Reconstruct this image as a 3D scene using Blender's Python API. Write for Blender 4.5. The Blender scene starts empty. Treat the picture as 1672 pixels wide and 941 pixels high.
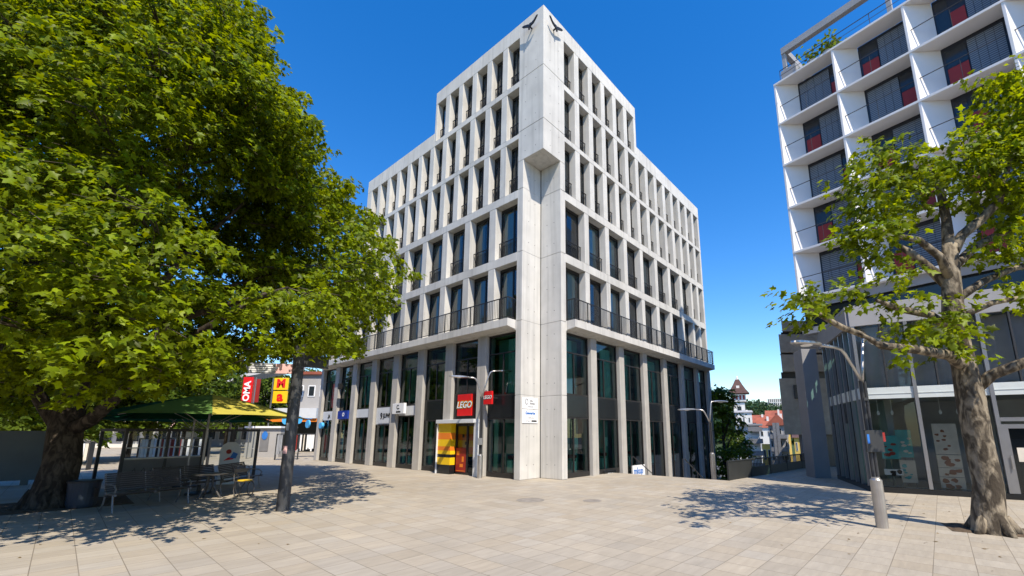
import bpy, bmesh, math, random
import numpy as np
from mathutils import Matrix, Vector
R_ = math.radians
random.seed(7)
rng = np.random.default_rng(11)

# ------------------------------------------------------------------ camera, sky, sun, exposure
scene = bpy.context.scene
F_PX, CX, CY, PITCH, EYE = 702.54, 892.5, 571.2, 10.883, 2.0
cam_d = bpy.data.cameras.new('camera')
cam = bpy.data.objects.new('camera', cam_d)
scene.collection.objects.link(cam)
cam.location = (0, 0, EYE)
cam.rotation_euler = (R_(90 + PITCH), 0, 0)
cam_d.sensor_fit = 'HORIZONTAL'
cam_d.sensor_width = 36
cam_d.lens = F_PX / 1672 * 36
cam_d.shift_x = (836 - CX) / 1672
cam_d.shift_y = (CY - 470.5) / 1672
cam_d.clip_end = 4000
cam_d.clip_start = 0.05
scene.camera = cam

SUN_AZ, SUN_EL = 25.0, 53.0          # light travels 25 deg left of straight ahead
wd = bpy.data.worlds.new('World')
scene.world = wd
wd.use_nodes = True
wn = wd.node_tree
bg = wn.nodes['Background']
sky = wn.nodes.new('ShaderNodeTexSky')
sky.sky_type = 'NISHITA'
sky.sun_disc = False
sky.sun_elevation = R_(SUN_EL)
sky.sun_rotation = R_(180 - SUN_AZ)
sky.air_density = 1.2
sky.dust_density = 0.15
sky.ozone_density = 3.5
sky.altitude = 300
hs = wn.nodes.new('ShaderNodeHueSaturation')
hs.inputs['Saturation'].default_value = 1.38
hs.inputs['Hue'].default_value = 0.508
wn.links.new(sky.outputs[0], hs.inputs['Color'])
wn.links.new(hs.outputs[0], bg.inputs[0])
bg.inputs[1].default_value = 0.145
sd = bpy.data.lights.new('sun', 'SUN')
sd.energy = 4.4
sd.angle = R_(0.5)
sd.color = (1.0, 0.90, 0.75)
sun = bpy.data.objects.new('sun', sd)
scene.collection.objects.link(sun)
_d = Vector((-math.sin(R_(SUN_AZ)) * math.cos(R_(SUN_EL)), math.cos(R_(SUN_AZ)) * math.cos(R_(SUN_EL)), -math.sin(R_(SUN_EL))))
sun.rotation_euler = _d.to_track_quat('-Z', 'Y').to_euler()
scene.view_settings.view_transform = 'Standard'
scene.view_settings.look = 'None'
scene.view_settings.exposure = 0.72
scene.view_settings.gamma = 1.0
scene.view_settings.use_curve_mapping = False
scene.cycles.max_bounces = 8
scene.cycles.transparent_max_bounces = 12

# ------------------------------------------------------------------ helpers
COL = scene.collection
_t = R_(PITCH)
def ray(px, py):
    x, z = (px - CX) / F_PX, -(py - CY) / F_PX
    return Vector((x, math.cos(_t) - math.sin(_t) * z, math.sin(_t) + math.cos(_t) * z))
EYEV = Vector((0, 0, EYE))
def at(px, py, Y):                      # the point of that line of sight at distance Y
    r = ray(px, py)
    return EYEV + r * (Y / r.y)
def ground(px, py, z=0.0):
    r = ray(px, py)
    return EYEV + r * ((z - EYE) / r.z)

def tag(o, label=None, cat=None, group=None, kind=None):
    if label: o['label'] = label
    if cat: o['category'] = cat
    if group: o['group'] = group
    if kind: o['kind'] = kind
    return o
def empty(name, loc=(0, 0, 0), rz=0.0, label=None, cat=None, group=None):
    o = bpy.data.objects.new(name, None)
    COL.objects.link(o)
    o.empty_display_size = 0.3
    o.location = loc
    o.rotation_euler = (0, 0, rz)
    return tag(o, label, cat, group)
def basis(o):
    return Matrix.LocRotScale(o.location, o.rotation_euler, o.scale)
def world(o):
    return basis(o) if o.parent is None else world(o.parent) @ o.matrix_parent_inverse @ basis(o)
def link(name, me, parent=None, mat=None):
    o = bpy.data.objects.new(name, me)
    COL.objects.link(o)
    if parent is not None: o.parent = parent
    if mat is not None: o.matrix_basis = mat
    return o
def children(o):
    return [c for c in COL.objects if c.parent == o]
def copy_tree(o, parent=None, kids=None):
    c = o.copy()
    COL.objects.link(c)
    c.parent = parent
    for ch in (kids if kids is not None else children(o)):
        copy_tree(ch, c)
    return c

class MB:
    """collects shapes, becomes one mesh object"""
    def __init__(s, M=None):
        s.v = []; s.f = []; s.mi = []; s.M = M; s.m = 0
    def add(s, vs, fs, M=None):
        b = len(s.v)
        for p in vs:
            p = Vector(p)
            if M is not None: p = M @ p
            if s.M is not None: p = s.M @ p
            s.v.append(p)
        for f in fs:
            s.f.append([i + b for i in f]); s.mi.append(s.m)
        return s
    def box(s, x0, x1, y0, y1, z0, z1, M=None):
        vs = [(x0,y0,z0),(x1,y0,z0),(x1,y1,z0),(x0,y1,z0),(x0,y0,z1),(x1,y0,z1),(x1,y1,z1),(x0,y1,z1)]
        return s.add(vs, [(0,3,2,1),(4,5,6,7),(0,1,5,4),(1,2,6,5),(2,3,7,6),(3,0,4,7)], M)
    def prism(s, poly, z0, z1, M=None):      # poly in xy
        n = len(poly)
        vs = [(x,y,z0) for x,y in poly] + [(x,y,z1) for x,y in poly]
        fs = [tuple(range(n))[::-1], tuple(range(n, 2*n))] + [(i,(i+1)%n,(i+1)%n+n,i+n) for i in range(n)]
        return s.add(vs, fs, M)
    def plate(s, poly, y0, y1, M=None):      # poly in xz, thickness along y
        n = len(poly)
        vs = [(x,y0,z) for x,z in poly] + [(x,y1,z) for x,z in poly]
        fs = [tuple(range(n)), tuple(range(n, 2*n))[::-1]] + [(i,i+n,(i+1)%n+n,(i+1)%n) for i in range(n)]
        return s.add(vs, fs, M)
    def bar(s, a, b, r, r2=None, n=6, M=None):
        return s.tube([a, b], [r, r if r2 is None else r2], n, M)
    def tube(s, pts, rad, n=8, M=None, wob=0.0):
        pts = [Vector(p) for p in pts]
        if not isinstance(rad, (list, tuple)): rad = [rad]*len(pts)
        vs = []; fs = []
        prev = None
        for i, p in enumerate(pts):
            d = (pts[min(i+1,len(pts)-1)] - pts[max(i-1,0)]).normalized()
            if prev is None:
                a = d.cross(Vector((0,0,1)))
                if a.length < 1e-3: a = Vector((1,0,0))
            else:
                a = prev - d * prev.dot(d)
            a.normalize(); prev = a
            b = d.cross(a)
            for k in range(n):
                th = 2*math.pi*k/n
                rr = rad[i] * (1 + (random.uniform(-wob, wob) if wob else 0))
                vs.append(p + (a*math.cos(th) + b*math.sin(th))*rr)
        for i in range(len(pts)-1):
            for k in range(n):
                k2 = (k+1) % n
                fs.append((i*n+k, i*n+k2, (i+1)*n+k2, (i+1)*n+k))
        fs.append(tuple(range(n))[::-1]); fs.append(tuple(range((len(pts)-1)*n, len(pts)*n)))
        return s.add(vs, fs, M)
    def lathe(s, prof, n=16, M=None):        # prof [(r,z)]
        vs = []; fs = []
        for r, z in prof:
            for k in range(n):
                th = 2*math.pi*k/n
                vs.append((r*math.cos(th), r*math.sin(th), z))
        for i in range(len(prof)-1):
            for k in range(n):
                k2 = (k+1) % n
                fs.append((i*n+k, i*n+k2, (i+1)*n+k2, (i+1)*n+k))
        fs.append(tuple(range(n))[::-1]); fs.append(tuple(range((len(prof)-1)*n, len(prof)*n)))
        return s.add(vs, fs, M)
    def mesh(s, name, mats, smooth=False, bevel=0.0, normals=True):
        me = bpy.data.meshes.new(name)
        me.from_pydata([tuple(p) for p in s.v], [], s.f)
        mats = mats if isinstance(mats, (list, tuple)) else [mats]
        for m in mats: me.materials.append(m)
        if len(mats) > 1: me.polygons.foreach_set('material_index', s.mi)
        if normals or bevel:
            bm = bmesh.new(); bm.from_mesh(me)
            bmesh.ops.recalc_face_normals(bm, faces=bm.faces)
            if bevel: bmesh.ops.bevel(bm, geom=list(bm.edges), offset=bevel, segments=1, affect='EDGES', clamp_overlap=True)
            bm.to_mesh(me); bm.free()
        if smooth: me.polygons.foreach_set('use_smooth', [True]*len(me.polygons))
        return me
    def build(s, name, mats, parent=None, smooth=False, bevel=0.0, normals=True, local=False):
        if parent is not None and not local:
            inv = world(parent).inverted()
            s.v = [inv @ p for p in s.v]
        return link(name, s.mesh(name, mats, smooth, bevel, normals), parent)

# ------------------------------------------------------------------ materials
def mat(name, col, rough=0.6, var=0.12, scale=3.0, metal=0.0, bump=0.0, bscale=None, spec=0.4, streak=0.0, var2=0.0, scale2=0.35, dirt=None):
    m = bpy.data.materials.new(name); m.use_nodes = True
    n = m.node_tree.nodes; l = m.node_tree.links
    b = n['Principled BSDF']
    b.inputs['Roughness'].default_value = rough
    b.inputs['Metallic'].default_value = metal
    b.inputs['Specular IOR Level'].default_value = spec
    tc = n.new('ShaderNodeTexCoord')
    ns = n.new('ShaderNodeTexNoise'); ns.inputs['Scale'].default_value = scale; ns.inputs['Detail'].default_value = 6
    l.new(tc.outputs['Object'], ns.inputs['Vector'])
    mr = n.new('ShaderNodeMapRange'); mr.inputs['From Min'].default_value = .3; mr.inputs['From Max'].default_value = .7
    mr.inputs['To Min'].default_value = 1 - var; mr.inputs['To Max'].default_value = 1 + var
    l.new(ns.outputs['Fac'], mr.inputs['Value'])
    fac = mr.outputs[0]
    def mulnode(a, bsock):
        q = n.new('ShaderNodeMath'); q.operation = 'MULTIPLY'; l.new(a, q.inputs[0]); l.new(bsock, q.inputs[1]); return q.outputs[0]
    if var2:
        n2 = n.new('ShaderNodeTexNoise'); n2.inputs['Scale'].default_value = scale2; n2.inputs['Detail'].default_value = 3
        l.new(tc.outputs['Object'], n2.inputs['Vector'])
        m2 = n.new('ShaderNodeMapRange'); m2.inputs['From Min'].default_value = .3; m2.inputs['From Max'].default_value = .7
        m2.inputs['To Min'].default_value = 1 - var2; m2.inputs['To Max'].default_value = 1 + var2
        l.new(n2.outputs['Fac'], m2.inputs['Value']); fac = mulnode(fac, m2.outputs[0])
    if streak:
        mp = n.new('ShaderNodeMapping'); mp.inputs['Scale'].default_value = (5, 5, .22)
        l.new(tc.outputs['Object'], mp.inputs['Vector'])
        n3 = n.new('ShaderNodeTexNoise'); n3.inputs['Scale'].default_value = 1.0; n3.inputs['Detail'].default_value = 5
        l.new(mp.outputs[0], n3.inputs['Vector'])
        m3 = n.new('ShaderNodeMapRange'); m3.inputs['From Min'].default_value = .5; m3.inputs['From Max'].default_value = .8
        m3.inputs['To Min'].default_value = 1; m3.inputs['To Max'].default_value = 1 - streak
        l.new(n3.outputs['Fac'], m3.inputs['Value']); fac = mulnode(fac, m3.outputs[0])
    mx = n.new('ShaderNodeVectorMath'); mx.operation = 'SCALE'
    mx.inputs[0].default_value = col
    l.new(fac, mx.inputs['Scale'])
    l.new(mx.outputs[0], b.inputs['Base Color'])
    if bump:
        nb = n.new('ShaderNodeTexNoise'); nb.inputs['Scale'].default_value = bscale or scale*6; nb.inputs['Detail'].default_value = 6
        l.new(tc.outputs['Object'], nb.inputs['Vector'])
        bp = n.new('ShaderNodeBump'); bp.inputs['Strength'].default_value = bump; bp.inputs['Distance'].default_value = .02
        l.new(nb.outputs['Fac'], bp.inputs['Height']); l.new(bp.outputs[0], b.inputs['Normal'])
    return m

def leaf_mat(name, col, trans, vary=0.35, tfac=0.45, rough=0.45, hue=(1.0, 1.0, 1.0)):
    m = bpy.data.materials.new(name); m.use_nodes = True
    n = m.node_tree.nodes; l = m.node_tree.links
    b = n['Principled BSDF']; out = n['Material Output']
    g = n.new('ShaderNodeNewGeometry')
    mr = n.new('ShaderNodeMapRange'); mr.inputs['To Min'].default_value = 1 - vary; mr.inputs['To Max'].default_value = 1 + vary
    l.new(g.outputs['Random Per Island'], mr.inputs['Value'])
    mx = n.new('ShaderNodeVectorMath'); mx.operation = 'SCALE'; mx.inputs[0].default_value = col
    l.new(mr.outputs[0], mx.inputs['Scale'])
    wn_ = n.new('ShaderNodeTexWhiteNoise'); wn_.noise_dimensions = '1D'; l.new(g.outputs['Random Per Island'], wn_.inputs['W'])
    hv = n.new('ShaderNodeMix'); hv.data_type = 'RGBA'
    hv.inputs['A'].default_value = (1, 1, 1, 1); hv.inputs['B'].default_value = (.70, .82, 1.0, 1) if vary else (1, 1, 1, 1)
    l.new(wn_.outputs['Value'], hv.inputs['Factor'])
    hm = n.new('ShaderNodeVectorMath'); hm.operation = 'MULTIPLY'; l.new(mx.outputs[0], hm.inputs[0]); l.new(hv.outputs['Result'], hm.inputs[1])
    l.new(hm.outputs[0], b.inputs['Base Color'])
    b.inputs['Roughness'].default_value = rough
    b.inputs['Specular IOR Level'].default_value = .16
    t = n.new('ShaderNodeBsdfTranslucent')
    mt = n.new('ShaderNodeVectorMath'); mt.operation = 'SCALE'; mt.inputs[0].default_value = trans
    l.new(mr.outputs[0], mt.inputs['Scale']); l.new(mt.outputs[0], t.inputs['Color'])
    ms = n.new('ShaderNodeMixShader'); ms.inputs[0].default_value = tfac
    l.new(b.outputs[0], ms.inputs[1]); l.new(t.outputs[0], ms.inputs[2]); l.new(ms.outputs[0], out.inputs['Surface'])
    return m

def glass_mat(name, tint=(.42, .56, .53), refl=0.12, rough=0.0):
    m = bpy.data.materials.new(name); m.use_nodes = True
    n = m.node_tree.nodes; l = m.node_tree.links
    n.remove(n['Principled BSDF'])
    tr = n.new('ShaderNodeBsdfTransparent'); tr.inputs[0].default_value = (*tint, 1)
    gl = n.new('ShaderNodeBsdfGlossy'); gl.inputs['Roughness'].default_value = rough; gl.inputs[0].default_value = (.9, .95, 1, 1)
    fr = n.new('ShaderNodeFresnel'); fr.inputs[0].default_value = 1.5
    ad = n.new('ShaderNodeMath'); ad.operation = 'ADD'; ad.inputs[1].default_value = refl - .04; ad.use_clamp = True
    l.new(fr.outputs[0], ad.inputs[0])
    tc = n.new('ShaderNodeTexCoord'); nz = n.new('ShaderNodeTexNoise'); nz.inputs['Scale'].default_value = .8
    l.new(tc.outputs['Object'], nz.inputs['Vector'])
    bp = n.new('ShaderNodeBump'); bp.inputs['Strength'].default_value = .02; bp.inputs['Distance'].default_value = .05
    l.new(nz.outputs['Fac'], bp.inputs['Height']); l.new(bp.outputs[0], gl.inputs['Normal'])
    ms = n.new('ShaderNodeMixShader')
    l.new(ad.outputs[0], ms.inputs[0]); l.new(tr.outputs[0], ms.inputs[1]); l.new(gl.outputs[0], ms.inputs[2])
    l.new(ms.outputs[0], n['Material Output'].inputs['Surface'])
    return m

def paving_mat():
    m = bpy.data.materials.new('sandstone_paving'); m.use_nodes = True
    n = m.node_tree.nodes; l = m.node_tree.links
    b = n['Principled BSDF']; b.inputs['Roughness'].default_value = .75; b.inputs['Specular IOR Level'].default_value = .25
    tc = n.new('ShaderNodeTexCoord')
    mp = n.new('ShaderNodeMapping'); mp.vector_type = 'POINT'
    mp.inputs['Rotation'].default_value = (0, 0, R_(-48.0))
    mp.inputs['Location'].default_value = (.02, .14, 0)
    l.new(tc.outputs['Object'], mp.inputs['Vector'])
    S = .487
    sp = n.new('ShaderNodeSeparateXYZ'); l.new(mp.outputs[0], sp.inputs[0])
    def math_(op, a, bb=None, cc=None):
        q = n.new('ShaderNodeMath'); q.operation = op
        for i, x in enumerate((a, bb, cc)):
            if x is None: continue
            if isinstance(x, (int, float)): q.inputs[i].default_value = x
            else: l.new(x, q.inputs[i])
        return q.outputs[0]
    def joint(c, wdt):
        q = math_('DIVIDE', c, S)
        fr = math_('FRACT', q)
        e = math_('ABSOLUTE', math_('SUBTRACT', fr, .5))
        return math_('GREATER_THAN', e, .5 - wdt / S / 2), math_('FLOOR', q)
    j1, i1 = joint(sp.outputs[0], .012)
    j2, i2 = joint(sp.outputs[1], .011)
    jj = math_('MAXIMUM', j1, j2)
    cb = n.new('ShaderNodeCombineXYZ'); l.new(i1, cb.inputs[0]); l.new(i2, cb.inputs[1])
    wn_ = n.new('ShaderNodeTexWhiteNoise'); wn_.noise_dimensions = '2D'; l.new(cb.outputs[0], wn_.inputs['Vector'])
    # per-slab tone + grain + veins
    g1 = n.new('ShaderNodeTexNoise'); g1.inputs['Scale'].default_value = 14; g1.inputs['Detail'].default_value = 8; g1.inputs['Roughness'].default_value = .65
    mg = n.new('ShaderNodeMapping'); mg.inputs['Scale'].default_value = (.35, 2.2, 1)
    l.new(mp.outputs[0], mg.inputs['Vector']); 
    ofs = n.new('ShaderNodeVectorMath'); ofs.operation = 'ADD'; l.new(mg.outputs[0], ofs.inputs[0])
    of2 = n.new('ShaderNodeVectorMath'); of2.operation = 'SCALE'; of2.inputs['Scale'].default_value = 9.0
    l.new(wn_.outputs['Color'], of2.inputs[0]); l.new(of2.outputs[0], ofs.inputs[1])
    g1.inputs['Scale'].default_value = 4.5
    l.new(ofs.outputs[0], g1.inputs['Vector'])
    g2 = n.new('ShaderNodeTexNoise'); g2.inputs['Scale'].default_value = .25; g2.inputs['Detail'].default_value = 4
    l.new(mp.outputs[0], g2.inputs['Vector'])
    t1 = math_('MULTIPLY_ADD', wn_.outputs['Value'], .15, .925)
    t2 = math_('MULTIPLY_ADD', g1.outputs['Fac'], .5, .75)
    g3 = n.new('ShaderNodeTexNoise'); g3.inputs['Scale'].default_value = .9; g3.inputs['Detail'].default_value = 7; g3.inputs['Roughness'].default_value = .7
    l.new(mp.outputs[0], g3.inputs['Vector'])
    t3 = math_('MULTIPLY', math_('MULTIPLY_ADD', g2.outputs['Fac'], .36, .82), math_('MULTIPLY_ADD', g3.outputs['Fac'], .34, .83))
    tt = math_('MULTIPLY', math_('MULTIPLY', t1, t2), t3)
    mixc = n.new('ShaderNodeMix'); mixc.data_type = 'RGBA'
    mixc.inputs['A'].default_value = (.350, .300, .228, 1); mixc.inputs['B'].default_value = (.330, .298, .248, 1)
    l.new(wn_.outputs['Color'], mixc.inputs['Factor'])
    sc = n.new('ShaderNodeVectorMath'); sc.operation = 'SCALE'; l.new(mixc.outputs['Result'], sc.inputs[0]); l.new(tt, sc.inputs['Scale'])
    # small stains / gum spots
    vo = n.new('ShaderNodeTexVoronoi'); vo.inputs['Scale'].default_value = 1.9; l.new(mp.outputs[0], vo.inputs['Vector'])
    spot = math_('LESS_THAN', vo.outputs['Distance'], .045)
    sel = math_('GREATER_THAN', vo.outputs['Color'], .62)
    spotf = math_('MULTIPLY', math_('MULTIPLY', spot, sel), .45)
    dk = n.new('ShaderNodeMix'); dk.data_type = 'RGBA'; dk.inputs['B'].default_value = (.12, .105, .085, 1)
    l.new(spotf, dk.inputs['Factor']); l.new(sc.outputs[0], dk.inputs['A'])
    jm = n.new('ShaderNodeMix'); jm.data_type = 'RGBA'; jm.inputs['B'].default_value = (.14, .115, .085, 1)
    jfac = math_('MULTIPLY', jj, math_('MULTIPLY_ADD', g3.outputs['Fac'], 1.2, .15))
    l.new(jfac, jm.inputs['Factor']); l.new(dk.outputs['Result'], jm.inputs['A'])
    l.new(jm.outputs['Result'], b.inputs['Base Color'])
    bp = n.new('ShaderNodeBump'); bp.inputs['Strength'].default_value = .35; bp.inputs['Distance'].default_value = .012
    hh = math_('SUBTRACT', math_('MULTIPLY', g1.outputs['Fac'], .6), jj)
    l.new(hh, bp.inputs['Height']); l.new(bp.outputs[0], b.inputs['Normal'])
    return m

def bark_mat(name, a, bcol, scale=6):
    m = bpy.data.materials.new(name); m.use_nodes = True
    n = m.node_tree.nodes; l = m.node_tree.links
    b = n['Principled BSDF']; b.inputs['Roughness'].default_value = .85; b.inputs['Specular IOR Level'].default_value = .2
    tc = n.new('ShaderNodeTexCoord')
    mp = n.new('ShaderNodeMapping'); mp.inputs['Scale'].default_value = (1, 1, .45); l.new(tc.outputs['Object'], mp.inputs['Vector'])
    ns = n.new('ShaderNodeTexNoise'); ns.inputs['Scale'].default_value = scale; ns.inputs['Detail'].default_value = 5; ns.inputs['Distortion'].default_value = .8
    l.new(mp.outputs[0], ns.inputs['Vector'])
    cr = n.new('ShaderNodeValToRGB')
    cr.color_ramp.elements[0].position = .44; cr.color_ramp.elements[0].color = (*a, 1)
    cr.color_ramp.elements[1].position = .62; cr.color_ramp.elements[1].color = (*bcol, 1)
    l.new(ns.outputs['Fac'], cr.inputs[0]); l.new(cr.outputs[0], b.inputs['Base Color'])
    nb = n.new('ShaderNodeTexNoise'); nb.inputs['Scale'].default_value = scale*2.5; nb.inputs['Detail'].default_value = 6; l.new(mp.outputs[0], nb.inputs['Vector'])
    bp = n.new('ShaderNodeBump'); bp.inputs['Strength'].default_value = .7; bp.inputs['Distance'].default_value = .04
    l.new(nb.outputs['Fac'], bp.inputs['Height']); l.new(bp.outputs[0], b.inputs['Normal'])
    return m

def blind_mat():
    m = bpy.data.materials.new('slatted_blind'); m.use_nodes = True
    n = m.node_tree.nodes; l = m.node_tree.links
    b = n['Principled BSDF']; b.inputs['Roughness'].default_value = .45; b.inputs['Metallic'].default_value = .2
    tc = n.new('ShaderNodeTexCoord')
    w = n.new('ShaderNodeTexWave'); w.wave_type = 'BANDS'; w.bands_direction = 'Z'; w.inputs['Scale'].default_value = 3.4; w.inputs['Distortion'].default_value = 1.2; w.inputs['Detail'].default_value = 2; w.inputs['Detail Scale'].default_value = .6
    l.new(tc.outputs['Object'], w.inputs['Vector'])
    cr = n.new('ShaderNodeValToRGB')
    cr.color_ramp.elements[0].position = .15; cr.color_ramp.elements[0].color = (.055, .065, .08, 1)
    cr.color_ramp.elements[1].position = .75; cr.color_ramp.elements[1].color = (.21, .23, .26, 1)
    l.new(w.outputs['Fac'], cr.inputs[0]); l.new(cr.outputs[0], b.inputs['Base Color'])
    return m

M = {}
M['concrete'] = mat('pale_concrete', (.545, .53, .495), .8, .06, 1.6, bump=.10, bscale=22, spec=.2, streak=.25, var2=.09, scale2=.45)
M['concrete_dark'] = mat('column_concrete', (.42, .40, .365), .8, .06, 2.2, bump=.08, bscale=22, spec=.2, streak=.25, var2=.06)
M['hole'] = mat('tie_hole', (.10, .095, .085), .9)
M['seam'] = mat('dark_seam', (.015, .015, .015), .8)
M['core'] = mat('dark_interior', (.018, .024, .024), .8)
M['shopwall'] = mat('shop_back_wall', (.15, .23, .21), .8, .3, .9)
M['shopint'] = mat('shop_interior', (.40, .40, .38), .7, .15, 1.2)
M['fencegrey'] = mat('grey_fence_panel', (.030, .032, .032), .6, .1, 2, spec=.25)
M['cover'] = mat('worn_cover', (.23, .205, .175), .8, .2, 6)
M['frame'] = mat('bronze_frame', (.022, .021, .020), .4, spec=.4)
M['rail'] = mat('dark_rail_metal', (.030, .030, .030), .45, metal=.3)
M['glass'] = glass_mat('window_glass', (.52, .66, .64), .09)
M['shopglass'] = glass_mat('shop_glass', (.40, .78, .69), .07)
M['clear'] = glass_mat('clear_glass', (.78, .82, .80), .03)
M['curtain'] = mat('grey_green_curtain', (.52, .55, .53), .9, .08, 2)
M['curtain_grey'] = mat('grey_curtain', (.55, .53, .55), .9, .15, 1.2)
M['black'] = mat('black_panel', (.010, .012, .014), .25, spec=.5)
M['white'] = mat('white_sign', (.80, .80, .80), .4, .03)
M['signgrey'] = mat('pale_grey_sign', (.58, .60, .62), .5, .05)
M['red'] = mat('red_sign', (.62, .012, .012), .4, .06)
M['yellow'] = mat('yellow_panel', (.78, .50, .01), .4, .05)
M['orange'] = mat('orange_panel', (.72, .20, .02), .4, .05)
M['blue'] = mat('blue_sign', (.012, .04, .28), .4, .05)
M['skyblue'] = mat('light_blue_sign', (.08, .42, .80), .4, .05)
M['ink'] = mat('black_ink', (.012, .012, .012), .5)
M['inkblue'] = mat('blue_ink', (.03, .16, .50), .5)
M['inkgrey'] = mat('grey_ink', (.25, .26, .28), .5)
M['steel'] = mat('brushed_steel', (.50, .48, .46), .32, .1, 4, metal=.85, spec=.5)
M['darksteel'] = mat('dark_painted_steel', (.045, .046, .048), .45, .1, 3, metal=.3)
M['polepaint'] = mat('anthracite_pole', (.055, .057, .060), .45, .18, 2.5, metal=.2, var2=.15, scale2=2)
M['whitepanel'] = mat('white_facade_panel', (.68, .67, .67), .55, .02, 1.2, var2=.02)
M['navy'] = mat('dark_navy_frame', (.012, .016, .028), .35, spec=.5)
M['redpanel'] = mat('red_panel', (.27, .022, .016), .45, .06)
M['blind'] = blind_mat()
M['greyconc'] = mat('grey_concrete', (.30, .30, .31), .8, .06, 1.5, bump=.08, bscale=20, var2=.08)
M['piergrey'] = mat('grey_pier_concrete', (.26, .26, .27), .8, .06, 1.5, bump=.08, bscale=20, var2=.06)
M['palemetal'] = mat('pale_metal_band', (.62, .66, .64), .4, .05, 3, metal=.1)
M['mullion'] = mat('grey_aluminium', (.30, .30, .30), .35, .06, 3, metal=.6)
M['stone'] = mat('beige_stone', (.36, .31, .25), .85, .12, 3, bump=.1, var2=.12, scale2=.8)
M['paving'] = paving_mat()
M['soil'] = mat('tree_soil', (.085, .06, .038), .95, .4, 9, bump=.9, bscale=30)
M['street'] = mat('lower_asphalt', (.09, .09, .09), .9, .2, 2)
M['stepstone'] = mat('step_stone', (.36, .33, .29), .85, .12, 3)
M['bark'] = bark_mat('maple_bark', (.028, .022, .016), (.085, .068, .05), 7)
M['planebark'] = bark_mat('plane_bark', (.060, .048, .034), (.27, .225, .16), 6.5)
M['leaf'] = leaf_mat('maple_leaf', (.138, .176, .003), (.32, .37, .001), .60, .37)
M['leaf_plane'] = leaf_mat('plane_leaf', (.132, .174, .003), (.32, .37, .001), .60, .40)
M['leaf_far'] = leaf_mat('far_leaf', (.085, .125, .012), (.20, .25, .010), .4, .38)
M['leaf_wood'] = leaf_mat('wood_leaf', (.045, .082, .028), (.06, .09, .02), .5, .25)
M['stem'] = mat('twig_bark', (.07, .055, .035), .9)
M['benchslat'] = mat('dark_bench_slats', (.035, .034, .036), .5, .2, 5, metal=.2)
M['benchframe'] = mat('worn_bench_frame', (.22, .21, .20), .45, .2, 5, metal=.5)
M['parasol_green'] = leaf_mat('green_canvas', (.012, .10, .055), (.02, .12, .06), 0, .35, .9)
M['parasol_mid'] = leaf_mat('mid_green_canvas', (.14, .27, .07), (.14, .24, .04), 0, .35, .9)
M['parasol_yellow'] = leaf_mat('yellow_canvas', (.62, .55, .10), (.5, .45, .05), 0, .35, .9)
M['tile'] = mat('red_roof_tiles', (.26, .075, .045), .85, .18, 1.2, var2=.15, scale2=.25)
M['browntile'] = mat('brown_roof_tiles', (.085, .045, .040), .85, .18, 1.2, var2=.1)
M['plaster'] = mat('white_plaster', (.66, .64, .60), .9, .05, .6, var2=.06)
M['plastergrey'] = mat('grey_plaster', (.34, .33, .32), .9, .06, .6, var2=.06)
M['plasteryellow'] = mat('yellow_plaster', (.60, .42, .10), .9, .05, .6)
M['farglass'] = mat('dark_window', (.02, .025, .03), .15, spec=.6)
M['shutter'] = mat('pale_shutter', (.50, .49, .46), .7)
M['hill'] = mat('wooded_hill', (.035, .06, .022), .95, .4, .05, var2=.3, scale2=.02)
M['wallgreen'] = mat('grey_green_wall', (.13, .15, .14), .7, .12, 1.0)
M['binblue'] = mat('dark_blue_bin', (.030, .042, .060), .45)
M['iron'] = mat('cast_iron', (.10, .095, .09), .6, .2, 8, metal=.4)
M['plywood'] = mat('counter_grey', (.16, .16, .165), .6, .12, 2)
M['teal'] = mat('teal_poster', (.06, .40, .40), .5)
M['pink'] = mat('pale_pink', (.65, .40, .38), .6)
M['paper'] = mat('paper', (.68, .62, .52), .6)
M['poster_brown'] = mat('poster_brown', (.30, .13, .07), .6)

def text_mesh(name, s, size, material, depth=.006, bold=0.0, shear=0.0, ax='CENTER'):
    cu = bpy.data.curves.new(name, 'FONT')
    cu.body = s; cu.size = size; cu.extrude = depth; cu.offset = bold; cu.shear = shear
    cu.align_x = ax; cu.align_y = 'CENTER'; cu.resolution_u = 3
    o = bpy.data.objects.new(name, cu); COL.objects.link(o)
    dg = bpy.context.evaluated_depsgraph_get(); dg.update()
    me = bpy.data.meshes.new_from_object(o.evaluated_get(dg))
    bpy.data.objects.remove(o); bpy.data.curves.remove(cu)
    me.name = name
    me.materials.clear(); me.materials.append(material)
    return me
FACE = Matrix.Rotation(R_(90), 4, 'X')     # text plane -> xz plane, facing -y
def put_text(parent, s, size, material, x, y, z, name='lettering', bold=0.0, shear=0.0, rot=0.0, ax='CENTER'):
    return link(name, text_mesh(name, s, size, material, .004, bold, shear, ax), parent,
                Matrix.Translation((x, y, z)) @ Matrix.Rotation(rot, 4, 'Y') @ FACE)

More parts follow.
